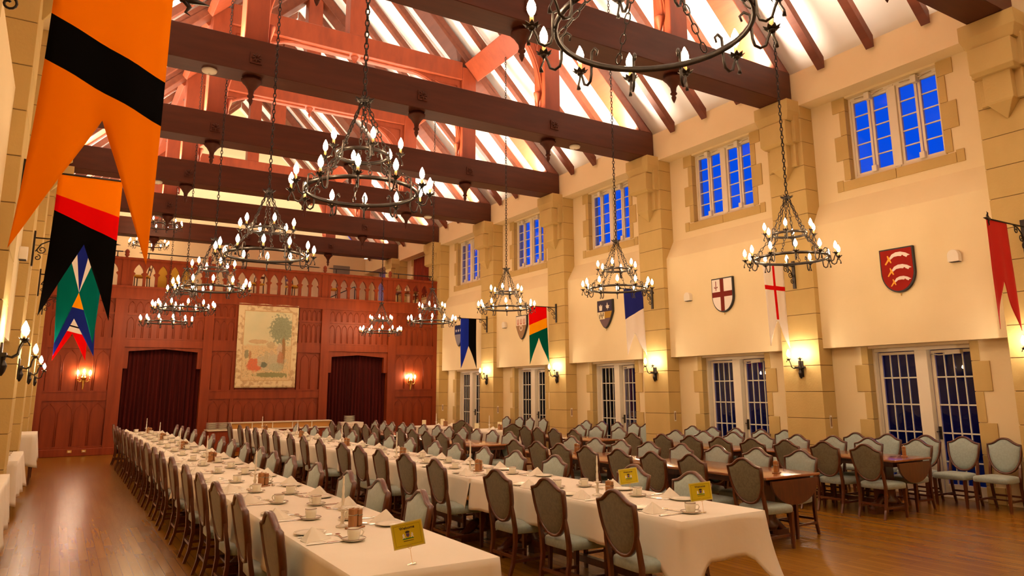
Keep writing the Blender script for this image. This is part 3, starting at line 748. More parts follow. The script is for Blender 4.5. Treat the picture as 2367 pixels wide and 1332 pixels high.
def on_wall(b, poly, d0, d1): return b.prism(poly, 'x', -d0, -d1)      # local: u = -y side, faces -x
def shield(name, loc, w_, h_, pointed, fields, edge, label):
    """fields = [(colour, [clips]), ...] or (colour, poly) drawn one above another"""
    t = thing('shield', label, 'shield', loc); P0 = shield_poly(w_, h_, pointed)
    on_wall(MB(), P0, 0, .055).build('shield_board', edge, t, bevel=.004, seg=1)
    inner = shield_poly(w_-.045, h_-.05, pointed); lv = .056
    for nm, colr, data in fields:
        mat_ = plain('paint_'+nm, colr, .6, 0, .1)
        pb = MB(); polys = data if isinstance(data[0][0], tuple) and len(data[0][0]) == 2 else None
        if polys is None:
            pl_ = inner
            for a, b_, c in data: pl_ = clip(pl_, a, b_, c)
            pb_list = [pl_]
        else: pb_list = data
        for q in pb_list: on_wall(pb, q, lv-.004, lv+.004)
        pb.build(nm, mat_, t); lv += .0025
    MB().lathe([(.004, 0), (.010, .012), (.006, .02), (.012, .03), (.012, .035)], (-.02, 0, -h_/2-.05), 6).build('hanger', M['brass'], t)
    return t
# in local space u is +y; towards the camera is -y which reads to the right, so charges are drawn with flip
def fy_(polys): return [[(-x, z) for x, z in p] for p in polys]
def sword_curved(cx, cz, s):
    blade = [(-.10, -.005), (-.06, .045), (0, .068), (.07, .068), (.14, .045), (.20, .005), (.165, 0), (.15, -.02), (.125, -.005), (.11, .003), (.10, .018), (.085, .018), (.075, .004), (.03, .012), (-.03, .008), (-.09, -.03)]
    hilt = [(-.17, -.085), (-.155, -.095), (-.105, -.04), (-.085, -.075), (-.07, -.07), (-.085, -.02), (-.115, .035), (-.13, .03), (-.12, -.015)]
    f = lambda P: [(cx+x*s, cz+z*s) for x, z in P]
    return f(blade), f(hilt)
B3 = [sword_curved(.0, .215, 1.18), sword_curved(.02, .01, 1.12), sword_curved(.03, -.175, .95)]
shield('a', (XB, 6.72, 3.60), .58, .74, False, [('red_field', (.30, .012, .006), [(0, 1, -9)]), ('curved_blade', (.86, .78, .70), fy_([q[0] for q in B3])), ('gold_hilt', (.85, .42, .05), fy_([q[1] for q in B3]))], M['black'], 'red shield with three white curved swords with gold hilts')
def rc(x0, x1, z0, z1): return [(x0, z0), (x1, z0), (x1, z1), (x0, z1)]
shield('b', (XB, 10.51, 3.62), .58, .72, False, [('white_field', (.86, .80, .74), [(0, 1, -9)]), ('red_cross', (.17, .018, .012), [[(x, z) for x, z in clip(clip(shield_poly(.535, .67), 1, 0, -.05), -1, 0, -.05)], clip(clip(clip(shield_poly(.535, .67), 0, 1, -.04), 0, -1, -.07), 1, 0, .0501), clip(clip(clip(shield_poly(.535, .67), 0, 1, -.04), 0, -1, -.07), -1, 0, .0501)]), ('red_sword', (.22, .02, .012), fy_([rc(-.167, -.153, .10, .30), rc(-.20, -.12, .155, .168), rc(-.205, -.192, .155, .185), rc(-.128, -.115, .155, .185)]))], M['black'], 'white shield with a dark red cross and a small upright sword')
crown = [(-.20, .10), (-.10, .10), (-.085, .24), (-.12, .20), (-.14, .26), (-.15, .22), (-.165, .26), (-.18, .20), (-.215, .24)]
leaf = [(.12, .10), (.13, .14), (.07, .15), (.09, .18), (.05, .20), (.10, .22), (.12, .29), (.14, .22), (.20, .21), (.17, .18), (.19, .15), (.14, .14)]
shield('c', (XB, 14.42, 3.57), .62, .72, True, [('purple_field', (.16, .10, .11), [(0, 1, -9)]), ('dark_chief', (.045, .035, .06), [(0, 1, .07)]), ('cream_quarter', (.80, .70, .45), [(1, 0, 0), (0, 1, -.12), (0, -1, -.065)]), ('gold_quarter', (.40, .22, .03), [(-1, 0, 0), (0, 1, -.10), (0, -1, -.065)]), ('white_crown', (.85, .78, .66), fy_([crown])), ('white_leaf', (.85, .78, .66), fy_([leaf])), ('dark_mark', (.03, .02, .02), fy_([rc(-.20+.05*k, -.188+.05*k, -.10+.05*(k % 2), 0+.05*(k % 2)) for k in range(4)]))], M['black'], 'pointed shield with a white crown and leaf above cream and gold quarters')
tri = []
for cx in (-.17, 0, .17): tri += [rc(cx-.008, cx+.008, .06, .26), rc(cx-.05, cx-.036, .12, .24), rc(cx+.036, cx+.05, .12, .24), rc(cx-.05, cx+.05, .10, .12)]
ring_ = [[(.09*math.cos(a)*k, -.02+.09*math.sin(a)*k) for a, k in ((PI/4*j, 1) for j in range(8))]]
shield('d', (XB, 18.41, 3.54), .60, .72, True, [('brown_field', (.34, .20, .10), [(0, 1, -9)]), ('cream_chief', (.82, .70, .56), [(0, 1, .06)]), ('red_trident', (.45, .09, .05), tri), ('pale_rosette', (.75, .62, .48), ring_), ('brown_centre', (.30, .16, .08), [[(p[0]*.55, -.02+(p[1]+.02)*.55) for p in ring_[0]]])], M['black'], 'pointed shield with three red tridents over a brown floral field')
def star(cx, cz, r): return [(cx+r*(1 if k % 2 == 0 else .42)*math.sin(PI*k/5), cz+r*(1 if k % 2 == 0 else .42)*math.cos(PI*k/5)) for k in range(10)]
shield('e', (XB, 22.50, 3.56), .60, .74, True, [('grey_field', (.25, .25, .30), [(0, 1, -9)]), ('navy_chief', (.02, .03, .12), [(0, 1, .05)]), ('white_star', (.85, .82, .8), [star(-.16, .18, .06), star(0, .18, .06), star(.16, .18, .06)])], M['black'], 'navy and grey shield with white stars, half hidden by the blue and black banner')
o = MB().prism([(x, z) for x, z in shield_poly(.75, .75, True)], 'y', 0, -.05).build('shield', plain('grey_shield_paint', (.22, .20, .16), .5)); o.location = (10.35, YE-.02, 6.92)
tag(o, 'grey shield high on the plaster wall behind the balcony', 'shield')

def speaker(s):
    b = MB(); n = 10; pr = [(-.085, 0)]+[(-.085*math.cos(PI*k/n), .10+.085*math.sin(PI*k/n)) for k in range(n+1)]+[(.085, 0)]
    t = thing('wall_speaker', '', 'speaker')
    b.prism(pr, 'x', 0, -.10); b.build('housing', M['white'], t, bevel=.006, seg=2)
    g = MB()
    for k in range(6): g.box(-.09, -.01, -.075+.025*k, -.060+.025*k, -.008, 0)
    g.build('grille', M['black'], t); return t
sp = Placer(speaker(1))
for y, l in ((5.80, 'right of the red sword shield'), (11.50, 'left of the red cross shield'), (19.40, 'left of the trident shield')): sp.put((XB, y, 3.60), 0, f'small cream dome-topped wall speaker {l}', 'cream wall speakers')
sp.put((mx(XB, -1), 11.9, 3.50), PI, 'small cream dome-topped wall speaker on the left wall below the orange banner', 'cream wall speakers')
pt = thing('switch_plate', '', 'switch plate')
MB().box(-.03, .03, -.006, 0, 0, .22).build('plate', M['white'], pt, bevel=.003, seg=1); MB().box(-.014, .014, -.012, -.006, .03, .19).build('slot', plain('slot_brown', (.25, .15, .07), .6), pt)
pq = Placer(pt)
for i in range(1, 6): pq.put((11.62, YP(i)-.401, 1.0), 0, f'slim cream switch plate on the right wall pier {WHO[i]}', 'slim switch plates')
def outlet():
    t = thing('wall_outlet', '', 'outlet'); MB().box(-.055, .055, -.012, 0, -.03, .04).build('plate', M['brass'], t, bevel=.004, seg=1); MB().box(-.028, .028, -.018, -.012, -.012, .018).build('socket', M['white'], t); return t
ot = Placer(outlet())
ot.put((.40, YF-.056, .125), 0, 'brass-edged floor-level outlet in the far baseboard, left of two', 'baseboard outlets'); ot.put((.74, YF-.056, .125), 0, 'brass-edged floor-level outlet in the far baseboard, right of two', 'baseboard outlets')
def smoke():
    t = thing('smoke_detector', '', 'smoke detector'); MB().lathe([(.115, 0), (.125, -.02), (.115, -.05), (.06, -.07), (.015, -.075)], (0, 0, 0), 18).build('cover', M['white'], t); MB().lathe([(.012, 0), (.012, -.02)], (0, 0, -.075), 8).build('sensor', M['silver'], t); return t
sd = Placer(smoke())
for i, nm in ((2, 'third'), (4, 'fifth')):
    sd.put((1.66, YP(i), 7.09), 0, f'round cream smoke detector under the left part of the {nm} tie beam', 'ceiling smoke detectors'); sd.put((9.32, YP(i), 7.09), 0, f'round cream smoke detector under the right part of the {nm} tie beam', 'ceiling smoke detectors')

# ================================================================ tapestry
def tapestry_mat():
    m, N, Lk, p = new_mat('woven_tapestry'); setp(p, (.7, .6, .4), .9, 0, .05)
    tc = N.new('ShaderNodeTexCoord'); sp_ = N.new('ShaderNodeSeparateXYZ'); Lk.new(tc.outputs['Object'], sp_.inputs[0]); X, Z = sp_.outputs[0], sp_.outputs[2]
    def math_(op, a, b_=None, c=None):
        n = N.new('ShaderNodeMath'); n.operation = op
        for k, v_ in enumerate((a, b_, c)):
            if v_ is None: continue
            if isinstance(v_, (int, float)): n.inputs[k].default_value = v_
            else: Lk.new(v_, n.inputs[k])
        return n.outputs[0]
    def noise(scale, seed=0, det=4, st=(1, 1, 1)):
        mp = N.new('ShaderNodeMapping'); mp.inputs['Location'].default_value = (seed, seed*.7, seed*1.3); mp.inputs['Scale'].default_value = st; Lk.new(tc.outputs['Object'], mp.inputs[0])
        n = N.new('ShaderNodeTexNoise'); n.inputs['Scale'].default_value = scale; n.inputs['Detail'].default_value = det; Lk.new(mp.outputs[0], n.inputs['Vector']); return n.outputs['Fac']
    def mixc(f, a, b_):
        n = N.new('ShaderNodeMix'); n.data_type = 'RGBA'; Lk.new(f, n.inputs['Factor']) if not isinstance(f, float) else None
        for s_, v_ in (('A', a), ('B', b_)):
            if isinstance(v_, tuple): n.inputs[s_].default_value = (*v_, 1)
            else: Lk.new(v_, n.inputs[s_])
        return n.outputs['Result']
    def smooth(v_, a, b_):
        n = N.new('ShaderNodeMapRange'); n.interpolation_type = 'SMOOTHSTEP'; n.inputs[1].default_value = a; n.inputs[2].default_value = b_; Lk.new(v_, n.inputs[0]); return n.outputs[0]
    def blob(cx, cz, rx, rz, warp, amt, soft=.25):
        dx = math_('DIVIDE', math_('SUBTRACT', X, cx), rx); dz = math_('DIVIDE', math_('SUBTRACT', Z, cz), rz)
        d = math_('SQRT', math_('ADD', math_('MULTIPLY', dx, dx), math_('MULTIPLY', dz, dz)))
        d = math_('ADD', d, math_('MULTIPLY', math_('SUBTRACT', warp, .5), amt)); return smooth(math_('SUBTRACT', 1.0, d), 0, soft)
    n1, n2, n3 = noise(7, 1), noise(16, 3, 6), noise(34, 5, 6)
    sky = mixc(noise(2.2, 9), (.62, .66, .42), (.82, .74, .48))
    c = sky
    land = smooth(math_('SUBTRACT', math_('ADD', .05, math_('MULTIPLY', math_('SUBTRACT', n1, .5), .25)), Z), 0, .08)
    c = mixc(land, c, mixc(n2, (.78, .52, .26), (.70, .66, .40)))
    c = mixc(math_('MULTIPLY', blob(.42, .52, .40, .52, n2, 1.5), .85), c, mixc(n3, (.09, .13, .09), (.42, .48, .30)))
    c = mixc(blob(.50, -.25, .07, .60, n1, .8), c, (.36, .22, .10))
    c = mixc(math_('MULTIPLY', blob(.10, -.52, .55, .30, n2, 1.3), .8), c, mixc(n3, (.30, .30, .20), (.80, .78, .56)))
    c = mixc(blob(-.38, -.62, .26, .22, n1, .9), c, mixc(n3, (.66, .13, .06), (.80, .30, .16)))
    c = mixc(math_('MULTIPLY', blob(.20, -.92, .62, .09, n2, 1.2), .9), c, mixc(n3, (.12, .16, .07), (.40, .42, .20)))
    for bx_, bz_, rx_, rz_, col_ in ((-.62, -.28, .07, .16, (.30, .34, .22)), (-.52, -.30, .05, .15, (.62, .30, .14)), (-.02, -.35, .09, .20, (.74, .68, .42)), (.14, -.22, .06, .10, (.82, .66, .44)), (.38, -.12, .10, .22, (.86, .74, .56)), (.42, -.42, .11, .26, (.66, .30, .16)), (-.10, -.60, .16, .09, (.12, .20, .16)), (.30, -.68, .26, .16, (.62, .66, .44)), (-.22, -.50, .08, .20, (.80, .74, .50)), (-.30, .12, .34, .08, (.80, .56, .30)), (.10, .02, .16, .12, (.74, .60, .34))):
        c = mixc(math_('MULTIPLY', blob(bx_, bz_, rx_, rz_, n2, 1.0), .8), c, mixc(n3, tuple(q*.55 for q in col_), col_))
    c = mixc(math_('MULTIPLY', math_('MULTIPLY', smooth(n3, .52, .66), .55), smooth(math_('SUBTRACT', .05, Z), 0, .2)), c, (.26, .19, .10))
    bx = math_('MAXIMUM', math_('DIVIDE', math_('ABSOLUTE', X), .735), math_('DIVIDE', math_('ABSOLUTE', math_('ADD', Z, .0)), 1.075))
    bd = smooth(math_('ADD', bx, math_('MULTIPLY', math_('SUBTRACT', n1, .5), .02)), .995, 1.003)
    border = mixc(math_('MULTIPLY', smooth(n1, .48, .60), .75), (.78, .66, .40), mixc(n3, (.26, .17, .09), (.72, .46, .24)))
    c = mixc(bd, c, border)
    line = math_('MULTIPLY', smooth(bx, 1.0, 1.005), smooth(math_('SUBTRACT', 1.03, bx), 0, .005)); c = mixc(line, c, (.62, .44, .22))
    Lk.new(c, p.inputs['Base Color']); return m
v = []; f = []; nx_, nz_ = 40, 40
for i in range(nx_+1):
    for j in range(nz_+1):
        u, q = i/nx_, j/nz_; x = -.935+1.87*u-.015*(1-q)*(1 if u > .5 else -1); z = -1.315+2.63*q+.012*math.sin(u*PI*6)*(q > .98); v.append((x, -.02+.012*math.sin(u*19)*(1-q)+.006*math.sin(q*14), z))
for i in range(nx_):
    for j in range(nz_): a = i*(nz_+1)+j; f.append((a, a+nz_+1, a+nz_+2, a+1))
tp = thing('tapestry', 'large cream-bordered pastoral tapestry hanging on the panelled wall between the curtained doorways', 'tapestry', (5.50, YF-.055, 3.15))
o = MB().add(v, f, True).build('woven_cloth', tapestry_mat(), tp); md = o.modifiers.new('th', 'SOLIDIFY'); md.thickness = .012
for k in range(7):
    MB().lathe([(.004, -.012), (.014, -.006), (.014, .006), (.004, .012)], (-.89+1.78*k/6, -.035, 1.30), 8).build('hanging_stud', M['silver'], tp)

# ================================================================ chairs
def make_chair():           # faces +y, origin on the floor under the seat
    t = thing('dining_chair', '', 'chair')
    ly = lambda z: -.205-(z-.42)*.17
    out = []
    hw = .232
    top = [(0, .960), (.030, .958), (.060, .948), (.095, .928), (.130, .902), (.165, .884), (.200, .876), (hw, .868)]
    side = [(.231, .80), (.225, .73), (.212, .66), (.190, .60), (.158, .545), (.118, .505), (.072, .478), (.03, .468), (0, .466)]
    rt_ = top+side; out = rt_+[(-x, z) for x, z in rt_[-2:0:-1]]
    ctr = (0, .72)
    def inset(P, d):
        r_ = []
        n = len(P)
        for i in range(n):
            a, b_, c = Vector(P[i-1]), Vector(P[i]), Vector(P[(i+1) % n]); e1 = (b_-a).normalized(); e2 = (c-b_).normalized(); nn = Vector((e1.y+e2.y, -(e1.x+e2.x))).normalized()
            r_.append((b_.x+nn.x*d, b_.y+nn.y*d))
        return r_
    inn = inset(out, .026); mid = inset(out, .010)
    n = len(out)
    def ringpts(P, dy): return [(x, ly(z)+dy, z) for x, z in P]
    R_ = [ringpts(out, -.016), ringpts(mid, -.024), ringpts(inn, -.016), ringpts(inn, .014), ringpts(mid, .026), ringpts(out, .016)]
    fb_ = MB(); v = [p for r_ in R_ for p in r_]; m = len(R_)
    fb_.add(v, [(k*n+i, k*n+(i+1) % n, ((k+1) % m)*n+(i+1) % n, ((k+1) % m)*n+i) for k in range(m) for i in range(n)], True)
    fb_.build('back_frame', M['chairwood'], t)
    def pad(dy0, bulge, sg):
        pb = MB(); rings = []
        for q, h in ((1, 0), (.93, .55), (.75, .85), (.45, 1), (.15, 1.03)):
            rings.append([(ctr[0]+(x-ctr[0])*q, ly(ctr[1]+(z-ctr[1])*q)+dy0+sg*bulge*h, ctr[1]+(z-ctr[1])*q) for x, z in inset(out, .024)])
        v = [p for r_ in rings for p in r_]; f = [(k*n+i, k*n+(i+1) % n, (k+1)*n+(i+1) % n, (k+1)*n+i) for k in range(4) for i in range(n)]+[tuple(range(4*n, 5*n))]
        return pb.add(v, f, True)
    pad(.004, .028, 1).build('backrest', M['uphol'], t)
    pad(-.006, .012, -1).build('back_panel', M['uphol_back'], t)
    # seat: rounded cushion wider at the front
    s = MB(); rings = []; q_ = 28
    for z, k in ((.375, .97), (.380, 1.0), (.425, 1.01), (.443, .985), (.454, .90), (.462, .70), (.466, .35)):
        r_ = []
        for i in range(q_):
            a = 2*PI*i/q_; e = .32; cx = math.copysign(abs(math.cos(a))**e, math.cos(a)); cy = math.copysign(abs(math.sin(a))**e, math.sin(a))
            w_ = .225+.025*cy; r_.append((cx*w_*k, .01+cy*.215*k, z))
        rings.append(r_)
    v = [p for r_ in rings for p in r_]; mm = len(rings)
    f = [(k*q_+i, k*q_+(i+1) % q_, (k+1)*q_+(i+1) % q_, (k+1)*q_+i) for k in range(mm-1) for i in range(q_)]+[tuple(range(q_-1, -1, -1)), tuple(range((mm-1)*q_, mm*q_))]
    s.add(v, f, True).build('seat', M['uphol'], t)
    for sg in (-1, 1):
        MB().tube([(sg*.192, ly(.66), .665), (sg*.195, ly(.56), .56), (sg*.195, -.205, .42), (sg*.19, -.20, .30), (sg*.187, -.225, .12), (sg*.185, -.265, 0)], [.014, .022, .024, .023, .021, .019], 4, smooth=False).build('leg', M['chairwood'], t)
        MB().tube([(sg*.215, .185, .385), (sg*.213, .185, .05), (sg*.212, .185, 0)], [.029, .022, .019], 4, smooth=False).build('leg', M['chairwood'], t)
        MB().box(sg*.192-.010, sg*.192+.010, -.225, .185, .125, .150).build('stretcher', M['chairwood'], t)
    MB().box(-.18, .18, -.225, -.205, .165, .190).build('stretcher', M['chairwood'], t)
    MB().box(-.185, .185, -.03, -.01, .128, .148).build('stretcher', M['chairwood'], t)
    return t
chp = Placer(make_chair())
TOPOFF = .297
rows = {
 'A': [(1.20, y) for y in (4.94, 5.90, 6.85, 7.70, 8.62, 9.72, 10.76, 11.63, 12.68, 13.56, 14.50, 15.54, 16.49, 17.45, 18.45, 19.31, 20.6)],
 'B': [(2.43, y) for y in (5.35, 6.19, 7.01, 8.00, 9.02, 9.86)]+[(2.47, y) for y in (10.76, 11.74, 12.73, 13.61, 14.57, 15.57, 16.65, 17.63, 18.5, 19.37)],
 'C': [(3.63, y) for y in (4.49, 5.43, 6.30, 7.64, 8.51, 9.34, 10.12, 10.85, 11.95, 12.89, 13.75, 14.82, 15.72, 16.56, 17.34, 18.15, 19.4)],
 'D': [(5.0, 5.04), (5.0, 5.84), (4.98, 7.21), (4.96, 8.04), (4.95, 8.85), (4.95, 9.69), (4.93, 10.34), (4.93, 11.28), (4.93, 12.13), (4.93, 12.97), (4.93, 14.04), (4.93, 14.84), (4.93, 15.67), (4.93, 16.54), (4.93, 17.25), (4.93, 18.06)],
 'E': [(6.39, 5.69), (6.30, 6.37), (6.20, 6.93), (6.14, 7.50), (6.10, 8.12), (6.10, 8.76), (6.07, 9.30), (6.02, 9.86), (6.01, 11.75), (6.0, 12.38), (5.98, 12.98), (6.03, 13.76), (6.04, 14.40), (6.04, 15.10), (6.08, 15.94), (6.06, 16.5), (6.05, 17.1), (6.0, 17.66), (6.02, 18.25), (6.03, 18.87)],
 'F': [(7.81, 6.0), (7.66, 6.56), (7.58, 7.15), (7.45, 7.70), (7.38, 8.27), (7.31, 8.83), (7.27, 9.40), (7.22, 9.97), (7.13, 11.8), (7.17, 12.49), (7.15, 13.10), (7.19, 13.77), (7.15, 14.33), (7.17, 14.95), (7.13, 15.6), (7.10, 16.2), (7.12, 16.78), (7.08, 17.36), (7.1, 17.95), (7.12, 18.6)],
 'G': [(9.24, 6.10), (9.26, 6.75), (9.16, 7.30), (9.02, 7.84), (8.93, 8.40), (8.83, 8.94), (8.75, 9.50), (8.56, 10.05), (8.44, 11.62), (8.38, 12.20), (8.37, 12.76), (8.47, 13.43)],
 'H': [(10.74, 6.25), (10.52, 6.86), (10.52, 7.45), (10.40, 8.05), (10.23, 8.60), (10.12, 9.16), (9.96, 9.70), (9.80, 10.25), (9.70, 11.76), (9.64, 12.43), (9.66, 13.04)],
}
DESC = {
 'A': ('left', 'leftmost white table'), 'B': ('right', 'leftmost white table'), 'C': ('left', 'second white table row'), 'D': ('right', 'second white table row'),
 'E': ('left', 'first wooden table row'), 'F': ('right', 'first wooden table row'), 'G': ('left', 'rightmost wooden table row'), 'H': ('right', 'rightmost wooden table row')}
for k_, lst in rows.items():
    side, tb = DESC[k_]; isl = k_ in 'ACEG'
    look = 'dark-backed shield chair' if isl else 'grey-green upholstered shield chair'
    rnd = random.Random(ord(k_))
    for j, (x, y) in enumerate(lst):
        rz = -PI/2 if isl else PI/2
        chp.put((x+(TOPOFF if isl else -TOPOFF), y, 0), rz+rnd.uniform(-.05, .05), f'{look}, {ORD[j]} from the near end, {side} side of {tb}', f'dining chairs along the {side} side of the {tb}')
for (x, y, l) in ((8.81, 14.48+.30, 'near side of the nearer small white table'), (8.84, 17.06+.30, 'near side of the farther small white table')):
    chp.put((x, y, 0), 0, 'dark-backed shield chair facing away at the '+l, 'chairs at the small white tables')
chp.put((8.16+.30, 15.5, 0), -PI/2, 'dark-backed shield chair on the left side of the nearer small white table', 'chairs at the small white tables')
WALLX = [25.5, 22.03, 19.36, 18.61, 18.05, 17.37, 15.38, 14.72, 14.14, 13.52, 13.08, 11.62, 11.05, 10.42, 9.80, 9.24, 7.79, 7.22, 6.59, 6.03, 5.46]
WC = [(y, .97+.055*max(0, (10-y)/5)) for y in WALLX[2:]][::-1]
for j, (y, sc_) in enumerate(WC):
    chp.put((11.60-TOPOFF, y, 0), PI/2+random.uniform(-.03, .03), f'empty shield-backed chair standing against the right wall, {ORD[j]} from the camera', 'chairs lined along the right wall', (sc_, sc_, sc_+.0))

# ================================================================ tables and cloths
def pedestal(b, x, y, w_):
    b.box(x-.09, x+.09, y-.09, y+.09, .10, .70); b.lathe([(.13, .0), (.15, .04), (.10, .08), (.12, .16), (.14, .22), (.09, .30)], (x, y, .12), 12)
    for sg in (-1, 1):
        b.prism([(y-.055, .0), (y+.055, .0), (y+.055, .09), (y-.055, .09)], 'x', x+sg*.05, x+sg*w_)
        b.tube([(x+sg*.07, y, .20), (x+sg*.16, y, .17), (x+sg*(w_-.05), y, .075), (x+sg*w_, y, .04)], [.06, .055, .045, .05], 8)
    return b
def wood_table(x0, x1, y0, y1, label, leaf=False, grp=None, mat='tablewood', cov=0):
    w_, l_ = x1-x0, y1-y0
    t = thing('dining_table', label, 'table', ((x0+x1)/2, (y0+y1)/2, 0), 0, grp)
    MB().box(-w_/2+cov, w_/2-cov, -l_/2+cov, l_/2-cov, .715, .745).build('tabletop', M[mat], t, bevel=.008, seg=2)
    MB().box(-w_/2+.08, w_/2-.08, -l_/2+.08, l_/2-.08, .645, .715).build('apron', M['chairwood'], t)
    for sg in (-1, 1): pedestal(MB(), 0, sg*(l_/2-.45), min(.34, w_/2-.06)).build('pedestal', M['chairwood'], t)
    MB().box(-.03, .03, -l_/2+.5, l_/2-.5, .10, .16).build('stretcher', M['chairwood'], t)
    if leaf:
        n = 16; p = [(w_/2*.86*math.cos(PI+PI*k/n), .70+.27*math.sin(PI+PI*k/n)) for k in range(n+1)]
        MB().prism(p, 'y', -l_/2-.012, -l_/2+.014).build('drop_leaf', M['chairwood'], t)
    return t
def cloth(name, x0, x1, y0, y1, z, drop, label, grp=None, seed=0, corner=(.10, .10, .10, .10), wave=.018, cat='tablecloth', ends=(1, 1)):
    """corner order: near-left, near-right, far-right, far-left"""
    rnd = random.Random(seed); segs = [((x0, y0), (x1, y0)), ((x1, y0), (x1, y1)), ((x1, y1), (x0, y1)), ((x0, y1), (x0, y0))]
    per = []; nrm = [(0, -1), (1, 0), (0, 1), (-1, 0)]
    for k, (a, b_) in enumerate(segs):
        ln = math.hypot(b_[0]-a[0], b_[1]-a[1]); n = max(6, int(ln/.06))
        for i in range(n):
            q = i/n; c0, c1 = corner[k], corner[(k+1) % 4]
            near = min(q*ln, (1-q)*ln); extra = c0*max(0, 1-q*ln/.22)+c1*max(0, 1-(1-q)*ln/.22)
            e = .5*(max(0, 1-q*ln/.08)); nx, ny = nrm[k]; pn = nrm[k-1]
            if i == 0: nx, ny = (nrm[k][0]+pn[0])*.75, (nrm[k][1]+pn[1])*.75
            ph = q*ln
            d_ = drop*((ends[0] if k == 0 else ends[1] if k == 2 else 1))
            per.append((a[0]+(b_[0]-a[0])*q, a[1]+(b_[1]-a[1])*q, nx, ny, extra*((ends[0] if k == 0 else ends[1] if k == 2 else 1)), ph+k*3.1, near, d_))
    n = len(per); b = MB(); rows_ = 9; v = []
    cx, cy = (x0+x1)/2, (y0+y1)/2
    r0, r1, r2 = rnd.uniform(0, 6), rnd.uniform(0, 6), rnd.uniform(0, 6)
    for j in range(rows_+1):
        q = j/rows_
        for x, y, nx, ny, ex, ph, near, d_ in per:
            w_ = wave*q*(math.sin(ph*11+r0)+.6*math.sin(ph*23+r1)+.5*math.sin(ph*5+r2))
            off = .004+.022*(q**.6)+max(-.012, w_)+ex*.35*q*q
            v.append((x+nx*off, y+ny*off, z-(d_+ex*1.0)*q-(.004 if j else 0)))
    f = [(j*n+i, j*n+(i+1) % n, (j+1)*n+(i+1) % n, (j+1)*n+i) for j in range(rows_) for i in range(n)]
    f.append(tuple(range(n-1, -1, -1)))
    o = b.add(v, f, True).build(name, M['linen'])
    for pl_ in o.data.polygons:
        if len(pl_.vertices) > 4: pl_.use_smooth = False
    md = o.modifiers.new('th', 'SOLIDIFY'); md.thickness = .0025; md.offset = 1
    tag(o, label, cat, grp); return o
T1S = [(3.86, 7.20), (7.20, 10.55), (10.55, 13.9), (13.9, 17.3), (17.3, 20.8)]
T2S = [(4.10, 7.36), (7.36, 10.75), (10.75, 14.1), (14.1, 17.5), (17.5, 20.6)]
for nm, SS, x0, x1 in (('leftmost', T1S, 1.39, 2.25), ('second', T2S, 3.93, 4.82)):
    for j, (a, b_) in enumerate(SS):
        l_ = f'long table under white cloth in the {nm} white row, {ORD[j]} from the camera'
        wood_table(x0+.01, x1-.01, a+.01, b_-.01, l_, grp='tables under white cloths')
        cr = (.20, .26, .02, .02) if j == 0 and nm == 'second' else (.06, .06, .10, .10)
        cloth('tablecloth', x0, x1, a, b_-.004, .750, .30, f'white cloth draped over the {nm} white row, {ORD[j]} stretch from the camera', 'white tablecloths', j*7+len(nm), cr, ends=(1 if j == 0 else .12, 1 if j == 4 else .12))
wood_table(6.60, 7.52, 5.55, 7.85, 'polished wooden table with folded leaf, nearest of the first wooden row', True, 'bare wooden tables')
wood_table(6.36, 7.25, 7.92, 10.25, 'polished wooden table, second of the first wooden row', False, 'bare wooden tables')
wood_table(6.20, 7.04, 11.62, 14.9, 'polished wooden table, third of the first wooden row', False, 'bare wooden tables')
wood_table(6.22, 7.02, 15.0, 19.1, 'polished wooden table, farthest of the first wooden row', False, 'bare wooden tables')
wood_table(9.50, 10.38, 5.85, 8.20, 'polished wooden table with folded leaf, nearest of the right wooden row', True, 'bare wooden tables')
wood_table(9.00, 9.88, 8.30, 10.45, 'polished wooden table, second of the right wooden row', False, 'bare wooden tables')
wood_table(8.66, 9.42, 11.4, 13.6, 'polished wooden table, farthest of the right wooden row', False, 'bare wooden tables')
wood_table(8.55, 9.55, 15.1, 16.5, 'small square table under white cloth, nearer of two by the right wall', grp='small tables under white cloths'); cloth('tablecloth', 8.54, 9.56, 15.09, 16.51, .75, .28, 'white cloth on the nearer small square table by the right wall', 'small square tablecloths', 41)
wood_table(8.40, 9.50, 17.8, 19.1, 'small square table under white cloth, farther of two by the right wall', grp='small tables under white cloths'); cloth('tablecloth', 8.39, 9.51, 17.79, 19.11, .75, .28, 'white cloth on the farther small square table by the right wall', 'small square tablecloths', 42)
# serving tables against the left wall
for j, (a, b_, xx, zz) in enumerate(((8.9, 10.9, .17, .76), (12.9, 15.0, .17, .76), (17.2, 18.6, .28, .93))):
    xb = XLS-.34; xf_ = XLS+xx-.06
    t = thing('side_table', f'narrow table under white cloth against the left wall, {ORD[j]} from the camera', 'table', ((xb+xf_)/2, (a+b_)/2, 0), 0, 'narrow tables by the left wall')
    MB().box((xb-xf_)/2, (xf_-xb)/2, (a-b_)/2, (b_-a)/2, zz-.03, zz-.006).build('tabletop', M['tablewood'], t)
    for sx in (-1, 1):
        for sy in (-1, 1): MB().box(sx*((xf_-xb)/2-.04)-.02, sx*((xf_-xb)/2-.04)+.02, sy*((b_-a)/2-.05)-.02, sy*((b_-a)/2-.05)+.02, 0, zz-.03).build('leg', M['chairwood'], t)
    cloth('tablecloth', xb, xf_, a, b_, zz, .52, f'white cloth hanging from the narrow left wall table, {ORD[j]} from the camera', 'cloths on the narrow left tables', 50+j, (.05, .10, .05, .05), .03)
